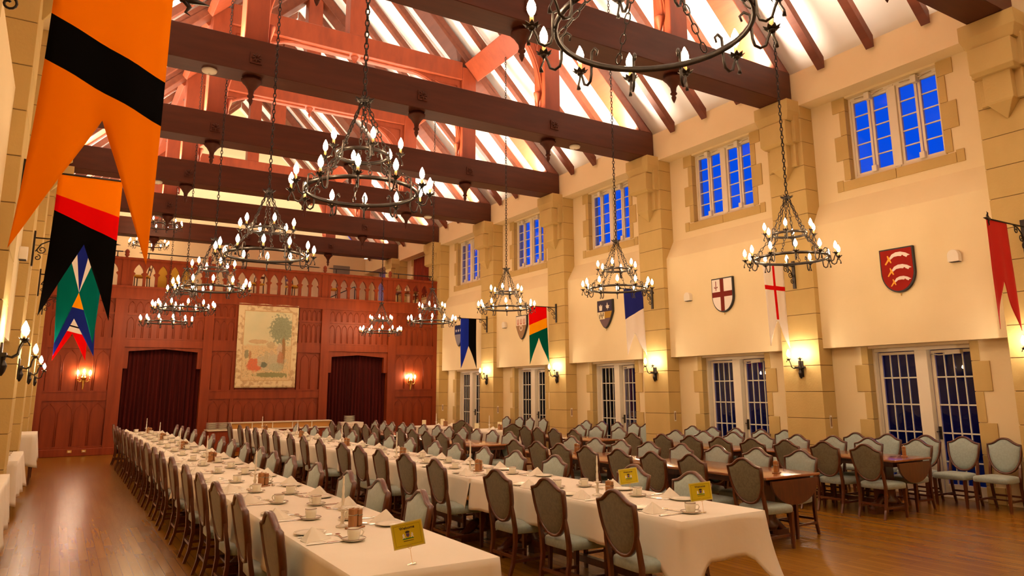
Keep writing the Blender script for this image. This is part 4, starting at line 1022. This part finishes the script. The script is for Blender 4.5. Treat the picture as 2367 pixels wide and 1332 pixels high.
# sideboard
xa, xb = 3.75, 7.45
t = thing('sideboard', 'long serving sideboard with glazed racks in front of the panelled wall', 'sideboard', ((xa+xb)/2, 23.2, 0)); hl = (xb-xa)/2
MB().box(-hl, hl, -.28, .28, 0, .60).build('cabinet', M['panel'], t, bevel=.01, seg=1)
MB().box(-hl-.04, hl+.04, -.33, .30, .60, .635).build('countertop', M['frame'], t, bevel=.006, seg=1)
for k in range(5): MB().box(-hl+.1+k*(2*hl-.2)/5, -hl+.1+(k+1)*(2*hl-.2)/5-.06, -.29, -.28, .08, .54).build('cabinet_door', M['panel'], t, bevel=.005, seg=1)
rk = MB()
for k in range(6):
    x = -hl+.62+k*(2*hl-.75)/5; rk.box(x-.012, x+.012, -.2, -.18, .635, .80); rk.box(x-.012, x+.012, .16, .18, .635, .80)
rk.box(-hl+.60, hl-.1, -.22, .2, .80, .825); rk.build('glazed_rack', M['frame'], t)
MB().box(-hl+.62, hl-.12, -.16, .14, .64, .795).build('amber_trays', plain('amber_tray', (.55, .27, .06), .4), t)
def stack(loc, label):
    s = thing('plate_stack', label, 'plates', loc)
    for k in range(7): MB().lathe([(.06, 0), (.125, .012), (.125, .016), (.05, .008)], (0, 0, k*.022), 16).build('plate', M['china'], s)
    return s
ps = Placer(stack((0, 0, 0), ''))
for x, l in ((xa+.13, 'leftmost'), (xa+.43, 'second')): ps.put((x, 23.2, .636), 0, f'{l} stack of cream plates on the left end of the sideboard', 'plate stacks on the sideboard', (1.35, 1.35, 1.3))
o = thing('side_table', 'small white-clothed table right of the sideboard below the right curtain', 'table', (8.0, 23.1, 0)); MB().box(-.3, .3, -.3, .3, .70, .735).build('tabletop', M['linen'], o)
for sx in (-.26, .26):
    for sy in (-.26, .26): MB().box(sx-.02, sx+.02, sy-.02, sy+.02, 0, .70).build('leg', M['chairwood'], o)
cloth('tablecloth', 7.69, 8.31, 22.79, 23.41, .74, .25, 'white cloth on the small table right of the sideboard', None, 60)
ps.put((7.95, 23.1, .742), 0, 'stack of cream plates on the small white-clothed table right of the sideboard', 'plate stack by the right curtain')

# ================================================================ tableware
def make_cup():
    t = thing('coffee_cup', '', 'cup')
    b = MB().lathe([(.018, 0), (.026, .002), (.030, .010), (.035, .040), (.036, .062), (.033, .062), (.031, .040), (.024, .008)], (0, 0, 0), 18); 
    b.build('bowl', M['china'], t)
    MB().torus((0, 0, .0615), .0348, .0020, 18, 4).build('rim_band', M['rim'], t)
    MB().tube([(.033, 0, .050), (.050, 0, .052), (.057, 0, .038), (.048, 0, .022), (.032, 0, .020)], .004, 5).build('handle', M['china'], t)
    return t
def make_saucer():
    t = thing('saucer', '', 'saucer')
    MB().lathe([(.022, 0), (.030, .001), (.055, .008), (.066, .014), (.065, .016), (.050, .011), (.024, .005)], (0, 0, 0), 20).build('dish', M['china'], t)
    MB().torus((0, 0, .0155), .0645, .0018, 20, 4).build('rim_band', M['rim'], t); return t
def make_plate():
    t = thing('side_plate', '', 'plate')
    MB().lathe([(.045, 0), (.055, .001), (.078, .009), (.090, .013), (.089, .015), (.07, .010), (.045, .005)], (0, 0, 0), 22).build('dish', M['china'], t)
    return t
def make_napkin():
    b = MB(); v = [(-.085, -.075, 0), (.085, -.075, 0), (0, .085, 0), (0, -.03, .070), (-.05, .02, 0), (.05, .02, 0), (.015, -.10, .002)]
    b.add(v, [(0, 6, 3), (6, 1, 3), (1, 5, 3), (5, 2, 3), (2, 4, 3), (4, 0, 3), (0, 4, 2, 5, 1, 6)])
    b.add([(.015, -.102, .003), (0, -.03, .074), (.028, -.06, .02), (-.012, -.06, .02)], [(0, 2, 1), (0, 1, 3), (0, 3, 2), (1, 2, 3)])
    o = b.build('napkin', M['napkin'], bevel=.002, seg=1); tag(o, '', 'napkin'); return o
def make_cutlery(kind):
    b = MB()
    if kind == 'knife': b.box(-.006, .006, -.10, 0, .001, .006).prism([(-.007, 0), (.007, 0), (.009, .06), (.004, .105), (-.006, .09)], 'z', .001, .0035)
    elif kind == 'fork':
        b.prism([(-.005, -.095), (.005, -.095), (.003, .02), (-.003, .02)], 'z', .001, .005); b.box(-.011, .011, .02, .05, .001, .004)
        for k in range(4): b.box(-.011+.0062*k, -.0075+.0062*k, .05, .09, .001, .004)
    else:
        b.prism([(-.005, -.075), (.005, -.075), (.003, .03), (-.003, .03)], 'z', .001, .005)
        b.prism([(.013*math.cos(a), .05+.022*math.sin(a)) for a in [2*PI*k/12 for k in range(12)]], 'z', .001, .006)
    o = b.build(kind, M['silver'], bevel=.001, seg=1); tag(o, '', kind); return o
PC, PS, PP, PNP = Placer(make_cup()), Placer(make_saucer()), Placer(make_plate()), Placer(make_napkin())
PK, PF, PSP = Placer(make_cutlery('knife')), Placer(make_cutlery('fork')), Placer(make_cutlery('spoon'))
ZT = .7525
def setting(xe, y, sg, w, rnd, seat):
    """xe: table edge, sg: +1 when the diner sits on the left (small x) side"""
    j = lambda a: rnd.uniform(-a, a)
    P_ = lambda d, s_: (xe+sg*d, y-s_*sg, ZT)
    rz = -PI/2 if sg > 0 else PI/2
    x, yy, z = P_(.12, .0); PNP.put((x, yy, z), rz+j(.25)+PI/4*0, f'folded napkin, {w}', 'folded napkins on the white tables', (1.12, 1.12, 1.2))
    x, yy, z = P_(.13, -.20); PP.put((x, yy, z), 0, f'cream side plate, {w}', 'side plates on the white tables', (1.2, 1.2, 1.2))
    x, yy, z = P_(.13, .16); PK.put((x, yy, z), rz+j(.06), f'silver table knife, {w}', 'table knives', (1.5, 1.25, 1.6))
    x, yy, z = P_(.14, -.105); PF.put((x, yy, z), rz+j(.06), f'silver fork, {w}', 'table forks', (1.5, 1.25, 1.6))
    x, yy, z = P_(.27, .01); PSP.put((x, yy, z), rz+PI/2+j(.15), f'silver dessert spoon, {w}', 'dessert spoons', (1.5, 1.25, 1.6))
    x, yy, z = P_(.30, .19); PS.put((x, yy, z), 0, f'dark-rimmed saucer, {w}', 'saucers on the white tables', (1.2, 1.2, 1.2))
    PC.put((x, yy, z+.0045), rnd.uniform(0, 6), f'dark-rimmed cream cup, {w}', 'coffee cups on the white tables', (1.2, 1.2, 1.2))
for k_, xe, sg, tb in (('A', 1.40, 1, 'leftmost white row'), ('B', 2.24, -1, 'leftmost white row'), ('C', 3.94, 1, 'second white row'), ('D', 4.81, -1, 'second white row')):
    rnd = random.Random(k_)
    for j, (x, y) in enumerate(rows[k_]):
        side = 'left' if sg > 0 else 'right'
        setting(xe, y+.02, sg, f'{ORD[j]} place from near, {side} side, {tb}', rnd, j)
def make_candlestick():
    t = thing('candlestick', '', 'candlestick')
    MB().lathe([(.045, 0), (.046, .008), (.020, .016), (.012, .03), (.018, .05), (.010, .07), (.012, .10), (.020, .115), (.035, .120), (.035, .124), (.012, .126), (.013, .145)], (0, 0, 0), 14).build('holder', M['crystal'], t)
    c = MB(); n = 8; m = 16; v = []
    for i in range(m+1):
        q = i/m; r = .011*(1-.5*q)
        for k in range(n): a = 2*PI*k/n+q*5; rr = r*(1+.14*math.cos(4*2*PI*k/n)); v.append((rr*math.cos(a), rr*math.sin(a), .135+.215*q))
    c.add(v, [(i*n+k, i*n+(k+1) % n, (i+1)*n+(k+1) % n, (i+1)*n+k) for i in range(m) for k in range(n)]+[tuple(range(m*n, m*n+n))], True).build('taper_candle', M['wax'], t)
    return t
def make_mills():
    t = thing('condiment_set', '', 'salt and pepper')
    MB().box(-.055, .055, -.035, .035, 0, .010).build('tray', M['mill'], t, bevel=.003, seg=1)
    for x, h in ((-.026, .115), (.026, .105)):
        mo = MB().box(x-.02, x+.02, -.02, .02, .010, h).build('wooden_mill', M['mill'], t, bevel=.004, seg=1)
        MB().box(x-.0208, x+.0208, -.0208, .0208, h*.66, h*.66+.005).build('metal_band', M['silver'], mo)
        MB().lathe([(.006, 0), (.007, .006), (.003, .012)], (x, 0, h), 8).build('top_knob', M['silver'], mo)
    return t
cs, ms = Placer(make_candlestick()), Placer(make_mills())
for row, pts in (('leftmost white row', [(1.80, 5.30), (1.80, 8.07), (1.84, 11.27), (1.84, 13.99), (1.84, 17.0), (1.86, 19.9)]), ('second white row', [(4.25, 5.50), (4.28, 8.02), (4.30, 10.36), (4.35, 13.0), (4.38, 16.0), (4.38, 19.2)])):
    for j, (x, y) in enumerate(pts):
        cs.put((x, y, ZT), 0, f'tall white taper in a glass candlestick, {ORD[j]} from near on the {row}', 'candlesticks on the white tables')
        ms.put((x+.06, y-.10, ZT), R(35), f'pair of square wooden mills on a tray, {ORD[j]} from near, {row}', 'wooden mills on the white tables', (1.2, 1.2, 1.2))
for (x, y), l in zip([(7.05, 5.78), (6.85, 9.35), (10.15, 6.1), (9.30, 10.2), (9.1, 13.2)], ('nearest first-row wooden table', 'second first-row wooden table', 'nearest right-row wooden table', 'second right-row wooden table', 'farthest right-row wooden table')):
    ms.put((x, y, .7455), R(30), f'pair of square wooden mills on the {l}', 'wooden mills on bare tables', (1.2, 1.2, 1.2))
# small white tables: menu cards, candles, glasses
def card():
    o = MB().prism([(-.004, 0), (.004, 0), (.002, .17), (-.002, .17)], 'y', -.055, .055); o = o.build('menu_card', plain('card', (.88, .80, .52), .6)); tag(o, '', 'menu card'); return o
mc = Placer(card())
for x, y, l in ((8.50, 18.6, 'left side of the farther'), (9.2, 18.9, 'right side of the farther'), (8.66, 15.9, 'left side of the nearer'), (9.42, 16.1, 'right side of the nearer')):
    mc.put((x, y, ZT), R(50), f'upright pale menu card on the {l} small white table', 'upright menu cards')
cs.put((8.72, 18.3, ZT), 0, 'white taper candle on the farther small white table', 'candles on small tables'); cs.put((8.95, 15.8, ZT), 0, 'white taper candle on the nearer small white table', 'candles on small tables')
ms.put((9.0, 18.3, ZT), 0, 'pair of wooden mills on the farther small white table', 'mills on small tables'); ms.put((9.2, 15.7, ZT), 0, 'pair of wooden mills on the nearer small white table', 'mills on small tables')
for x, y, l in ((8.85, 18.5, 'left of the mills on the farther'), (9.2, 18.4, 'right of the mills on the farther'), (9.08, 15.9, 'left of the mills on the nearer'), (9.36, 15.6, 'right of the mills on the nearer')):
    PNP.put((x, y, ZT), 1.0, f'folded white napkin {l} small white table', 'napkins on small tables')

# welcome cards
def text_mesh(body, size, name, mat, parent, loc, depth=.0006):
    cu = bpy.data.curves.new('t', 'FONT'); cu.body = body; cu.size = size; cu.align_x = 'CENTER'; cu.extrude = depth; cu.offset = size*.02
    o = bpy.data.objects.new('t', cu); COL.objects.link(o); bpy.context.view_layer.update()
    me = bpy.data.meshes.new_from_object(o); bpy.data.objects.remove(o); me.materials.clear(); me.materials.append(mat)
    q = bpy.data.objects.new(name, me); COL.objects.link(q); q.parent = parent; q.location = loc; q.rotation_euler = (PI/2, 0, 0); return q
CARD = plain('yellow_green_card', (.62, .50, .004), .55); INK = plain('card_ink', (.03, .02, .02), .6); INKG = plain('card_green', (.03, .22, .02), .6); INKW = plain('card_white', (.9, .88, .85), .6); INKP = plain('card_purple', (.10, .05, .22), .6)
def make_card():
    t = thing('welcome_card', '', 'table sign')
    w_, h_ = .215, .165; z0 = .125
    MB().box(-w_/2-.008, w_/2+.008, -.001, .002, z0-.008, z0+h_+.008).build('clear_sleeve', plain('sleeve_border', (.70, .62, .20), .3), t)
    cd = MB().box(-w_/2, w_/2, -.002, -.001, z0, z0+h_).build('card', CARD, t)
    br_ = MB(); x1, za, zb = w_/2-.012, z0+.012, z0+h_-.012
    for q in ((-x1, x1, za, za+.0012), (-x1, x1, zb-.0012, zb), (-x1, -x1+.0012, za, zb), (x1-.0012, x1, za, zb)): br_.box(q[0], q[1], -.0026, -.002, q[2], q[3])
    br_.build('border_line', INK, cd)
    text_mesh('Welcome', .028, 'lettering', INK, cd, (0, -.0023, z0+h_-.042))
    em = MB(); y0, y1 = -.0030, -.002
    em.prism([(-.014, z0+.095), (.014, z0+.095), (.017, z0+.110), (.010, z0+.104), (.006, z0+.114), (0, z0+.106), (-.006, z0+.114), (-.010, z0+.104), (-.017, z0+.110)], 'y', y0, y1)
    em.build('crown_emblem', INK, cd)
    MB().prism([(-.012, z0+.092), (.012, z0+.092), (.012, z0+.075), (0, z0+.064), (-.012, z0+.075)], 'y', y0, y1).build('shield_emblem', INKP, cd)
    for sg in (-1, 1):
        lp_ = [(.020, .060), (.026, .060), (.028, .070), (.036, .060), (.042, .060), (.037, .073), (.040, .082), (.034, .094), (.026, .092), (.030, .084), (.022, .082), (.026, .076)]
        MB().prism([(sg*x, z0+z) for x, z in lp_], 'y', y0, y1).build('lion_emblem', INKW, cd)
    MB().prism([(-.042, z0+.052), (.042, z0+.052), (.036, z0+.060), (-.036, z0+.060)], 'y', y0, y1).build('green_scroll', INKG, cd)
    tx = MB()
    for k in range(14): tx.box(-.036+.0053*k, -.0325+.0053*k, y0, y1, z0+.038, z0+.043)
    tx.build('small_print', INK, cd)
    MB().torus((0, -.004, z0-.002), .014, .0016, 18, 5, mat=Matrix.Rotation(PI/2, 3, 'X')).tube([(0, -.004, z0-.016), (0, -.002, .05), (0, 0, .004)], .0016, 5).build('wire_clip', M['brass'], t)
    MB().prism([(-.055, -.010), (-.03, -.028), (.01, -.022), (.030, -.006), (.026, .010), (.0, .012), (-.008, .024), (-.024, .020), (-.014, .006), (-.040, .004)], 'z', 0, .004).build('foot', M['silver'], t)
    return t
wc = Placer(make_card())
wc.put((1.76, 3.97, ZT+.002), R(-26), 'yellow welcome card with crest on a wire stand at the left table near end', 'welcome cards', (.76,)*3).rotation_euler = (0, R(-11), R(-26))
wc.put((4.34, 4.28, ZT+.002), R(-28), 'yellow welcome card nearest the end of the second white table', 'welcome cards', (.76,)*3).rotation_euler = (0, R(-6), R(-28))
wc.put((4.56, 5.40, ZT+.002), R(-28), 'yellow-green welcome card standing beside the second table candlestick', 'welcome cards', (.76,)*3).rotation_euler = (0, R(-7), R(-28))

# things on the narrow left tables
bw = MB().lathe([(.03, 0), (.05, .006), (.10, .04), (.105, .05), (.095, .045), (.04, .012)], (0, 0, 0), 18).build('serving_dish', M['china']); tag(bw, '', 'dish'); bp_ = Placer(bw)
bp_.put((XLS-.08, 9.2, .768), 0, 'cream serving dish on the nearest narrow left table', 'serving dishes'); 
bw = MB().lathe([(.03, 0), (.05, .006), (.10, .04), (.105, .05), (.095, .045), (.04, .012)], (0, 0, 0), 18).build('silver_bowl', M['silver']); tag(bw, '', 'bowl'); bp_ = Placer(bw)
for k in range(3): bp_.put((XLS-.10, 13.4+.35*k, .768), 0, f'small silver bowl on the second narrow left table, {ORD[k]} from the camera', 'silver bowls')

# ================================================================ things on the balcony
def bal_chair():
    t = thing('balcony_chair', '', 'chair')
    MB().box(-.21, .21, -.2, .2, .42, .48).build('seat', M['yellow'], t, bevel=.015, seg=2)
    for sx in (-1, 1):
        MB().tube([(sx*.18, -.19, 0), (sx*.18, -.17, .45), (sx*.18, -.26, .95)], .018, 4).build('leg', M['chairwood'], t); MB().tube([(sx*.18, .17, 0), (sx*.18, .17, .42)], .018, 4).build('leg', M['chairwood'], t)
    MB().box(-.18, .18, -.27, -.24, .84, .95).box(-.16, .16, -.235, -.215, .62, .70).build('back_rail', M['chairwood'], t); return t
bc = Placer(bal_chair())
for k, (x, a) in enumerate(((1.85, 1.3), (5.2, .4), (6.45, -1.2), (7.75, 1.4))): bc.put((x, 24.9, 4.76), a, f'dark balcony chair with a yellow seat behind the arches, {ORD[k]} from the left', 'balcony chairs')
t = thing('balcony_table', 'round table behind the rightmost arches of the balcony', 'table', (10.75, 25.3, 4.76)); MB().lathe([(.45, .50), (.50, .52), (.50, .58), (.2, .585)], (0, 0, 0), 24).build('tabletop', M['tablewood'], t)
for a in range(4): MB().tube([(.36*math.cos(a*PI/2+.7), .36*math.sin(a*PI/2+.7), 0), (.38*math.cos(a*PI/2+.7), .38*math.sin(a*PI/2+.7), .52)], .025, 6).build('leg', M['chairwood'], t)
fg = MB().lathe([(.05, 0), (.055, .03), (.03, .06), (.055, .14), (.06, .20), (.035, .26), (.045, .30), (.04, .35), (.01, .38)], (10.72, 25.3, 5.345), 10).build('figurine', M['silver']); tag(fg, 'small pale figurine standing on the round balcony table', 'figurine')
o = MB().box(2.2, 3.2, 24.7, 24.8, 4.76, 5.6).build('yellow_screen', M['yellow'], bevel=.01, seg=1); tag(o, 'yellow fabric panel seen through the left balcony arches', 'fabric panel')
hr = MB().tube([(8.2, 27.5, 5.1), (9.5, 27.5, 5.75)], .02, 6).tube([(8.2, 27.5, 4.76), (8.2, 27.5, 5.1)], .02, 6).tube([(9.5, 27.5, 4.76), (9.5, 27.5, 5.75)], .02, 6).build('stair_handrail', M['iron']); tag(hr, 'sloping handrail on the balcony behind the arches', 'handrail')
o = drape('window_drape', 0, 1.75, 0, 5.3, 6.96, M['redcurtain'], .03, .16, lambda x, z: (x, z)); 
o.location = (XW-.02, YP(5)+L/2+.9, 0); o.rotation_euler = (0, 0, -PI/2); tag(o, 'russet swagged drape over the balcony window beyond the screen', 'curtain')

# fill lights added under the deepest tie beam to brighten the balcony
def balcony_fill():
    t = thing('balcony_fill', '', 'fill light', (0, 0, 0)); MB().lathe([(.09, 0), (.10, -.015), (.09, -.035), (.07, -.035), (.065, -.012)], (0, 0, 0), 18).build('housing', M['white'], t)
    MB().lathe([(.062, -.022), (.062, -.016)], (0, 0, 0), 18).build('lens', emis('balcony_fill_lens', (1, .82, .6), 260), t); return t
dl = Placer(balcony_fill())
for k, x in enumerate((1.9, 4.8, 7.75, 10.2)): dl.put((x, YP(6)+.12, 7.09), 0, f'added round fill light under the deepest tie beam over the balcony, {ORD[k]} from left', 'balcony fill lights')
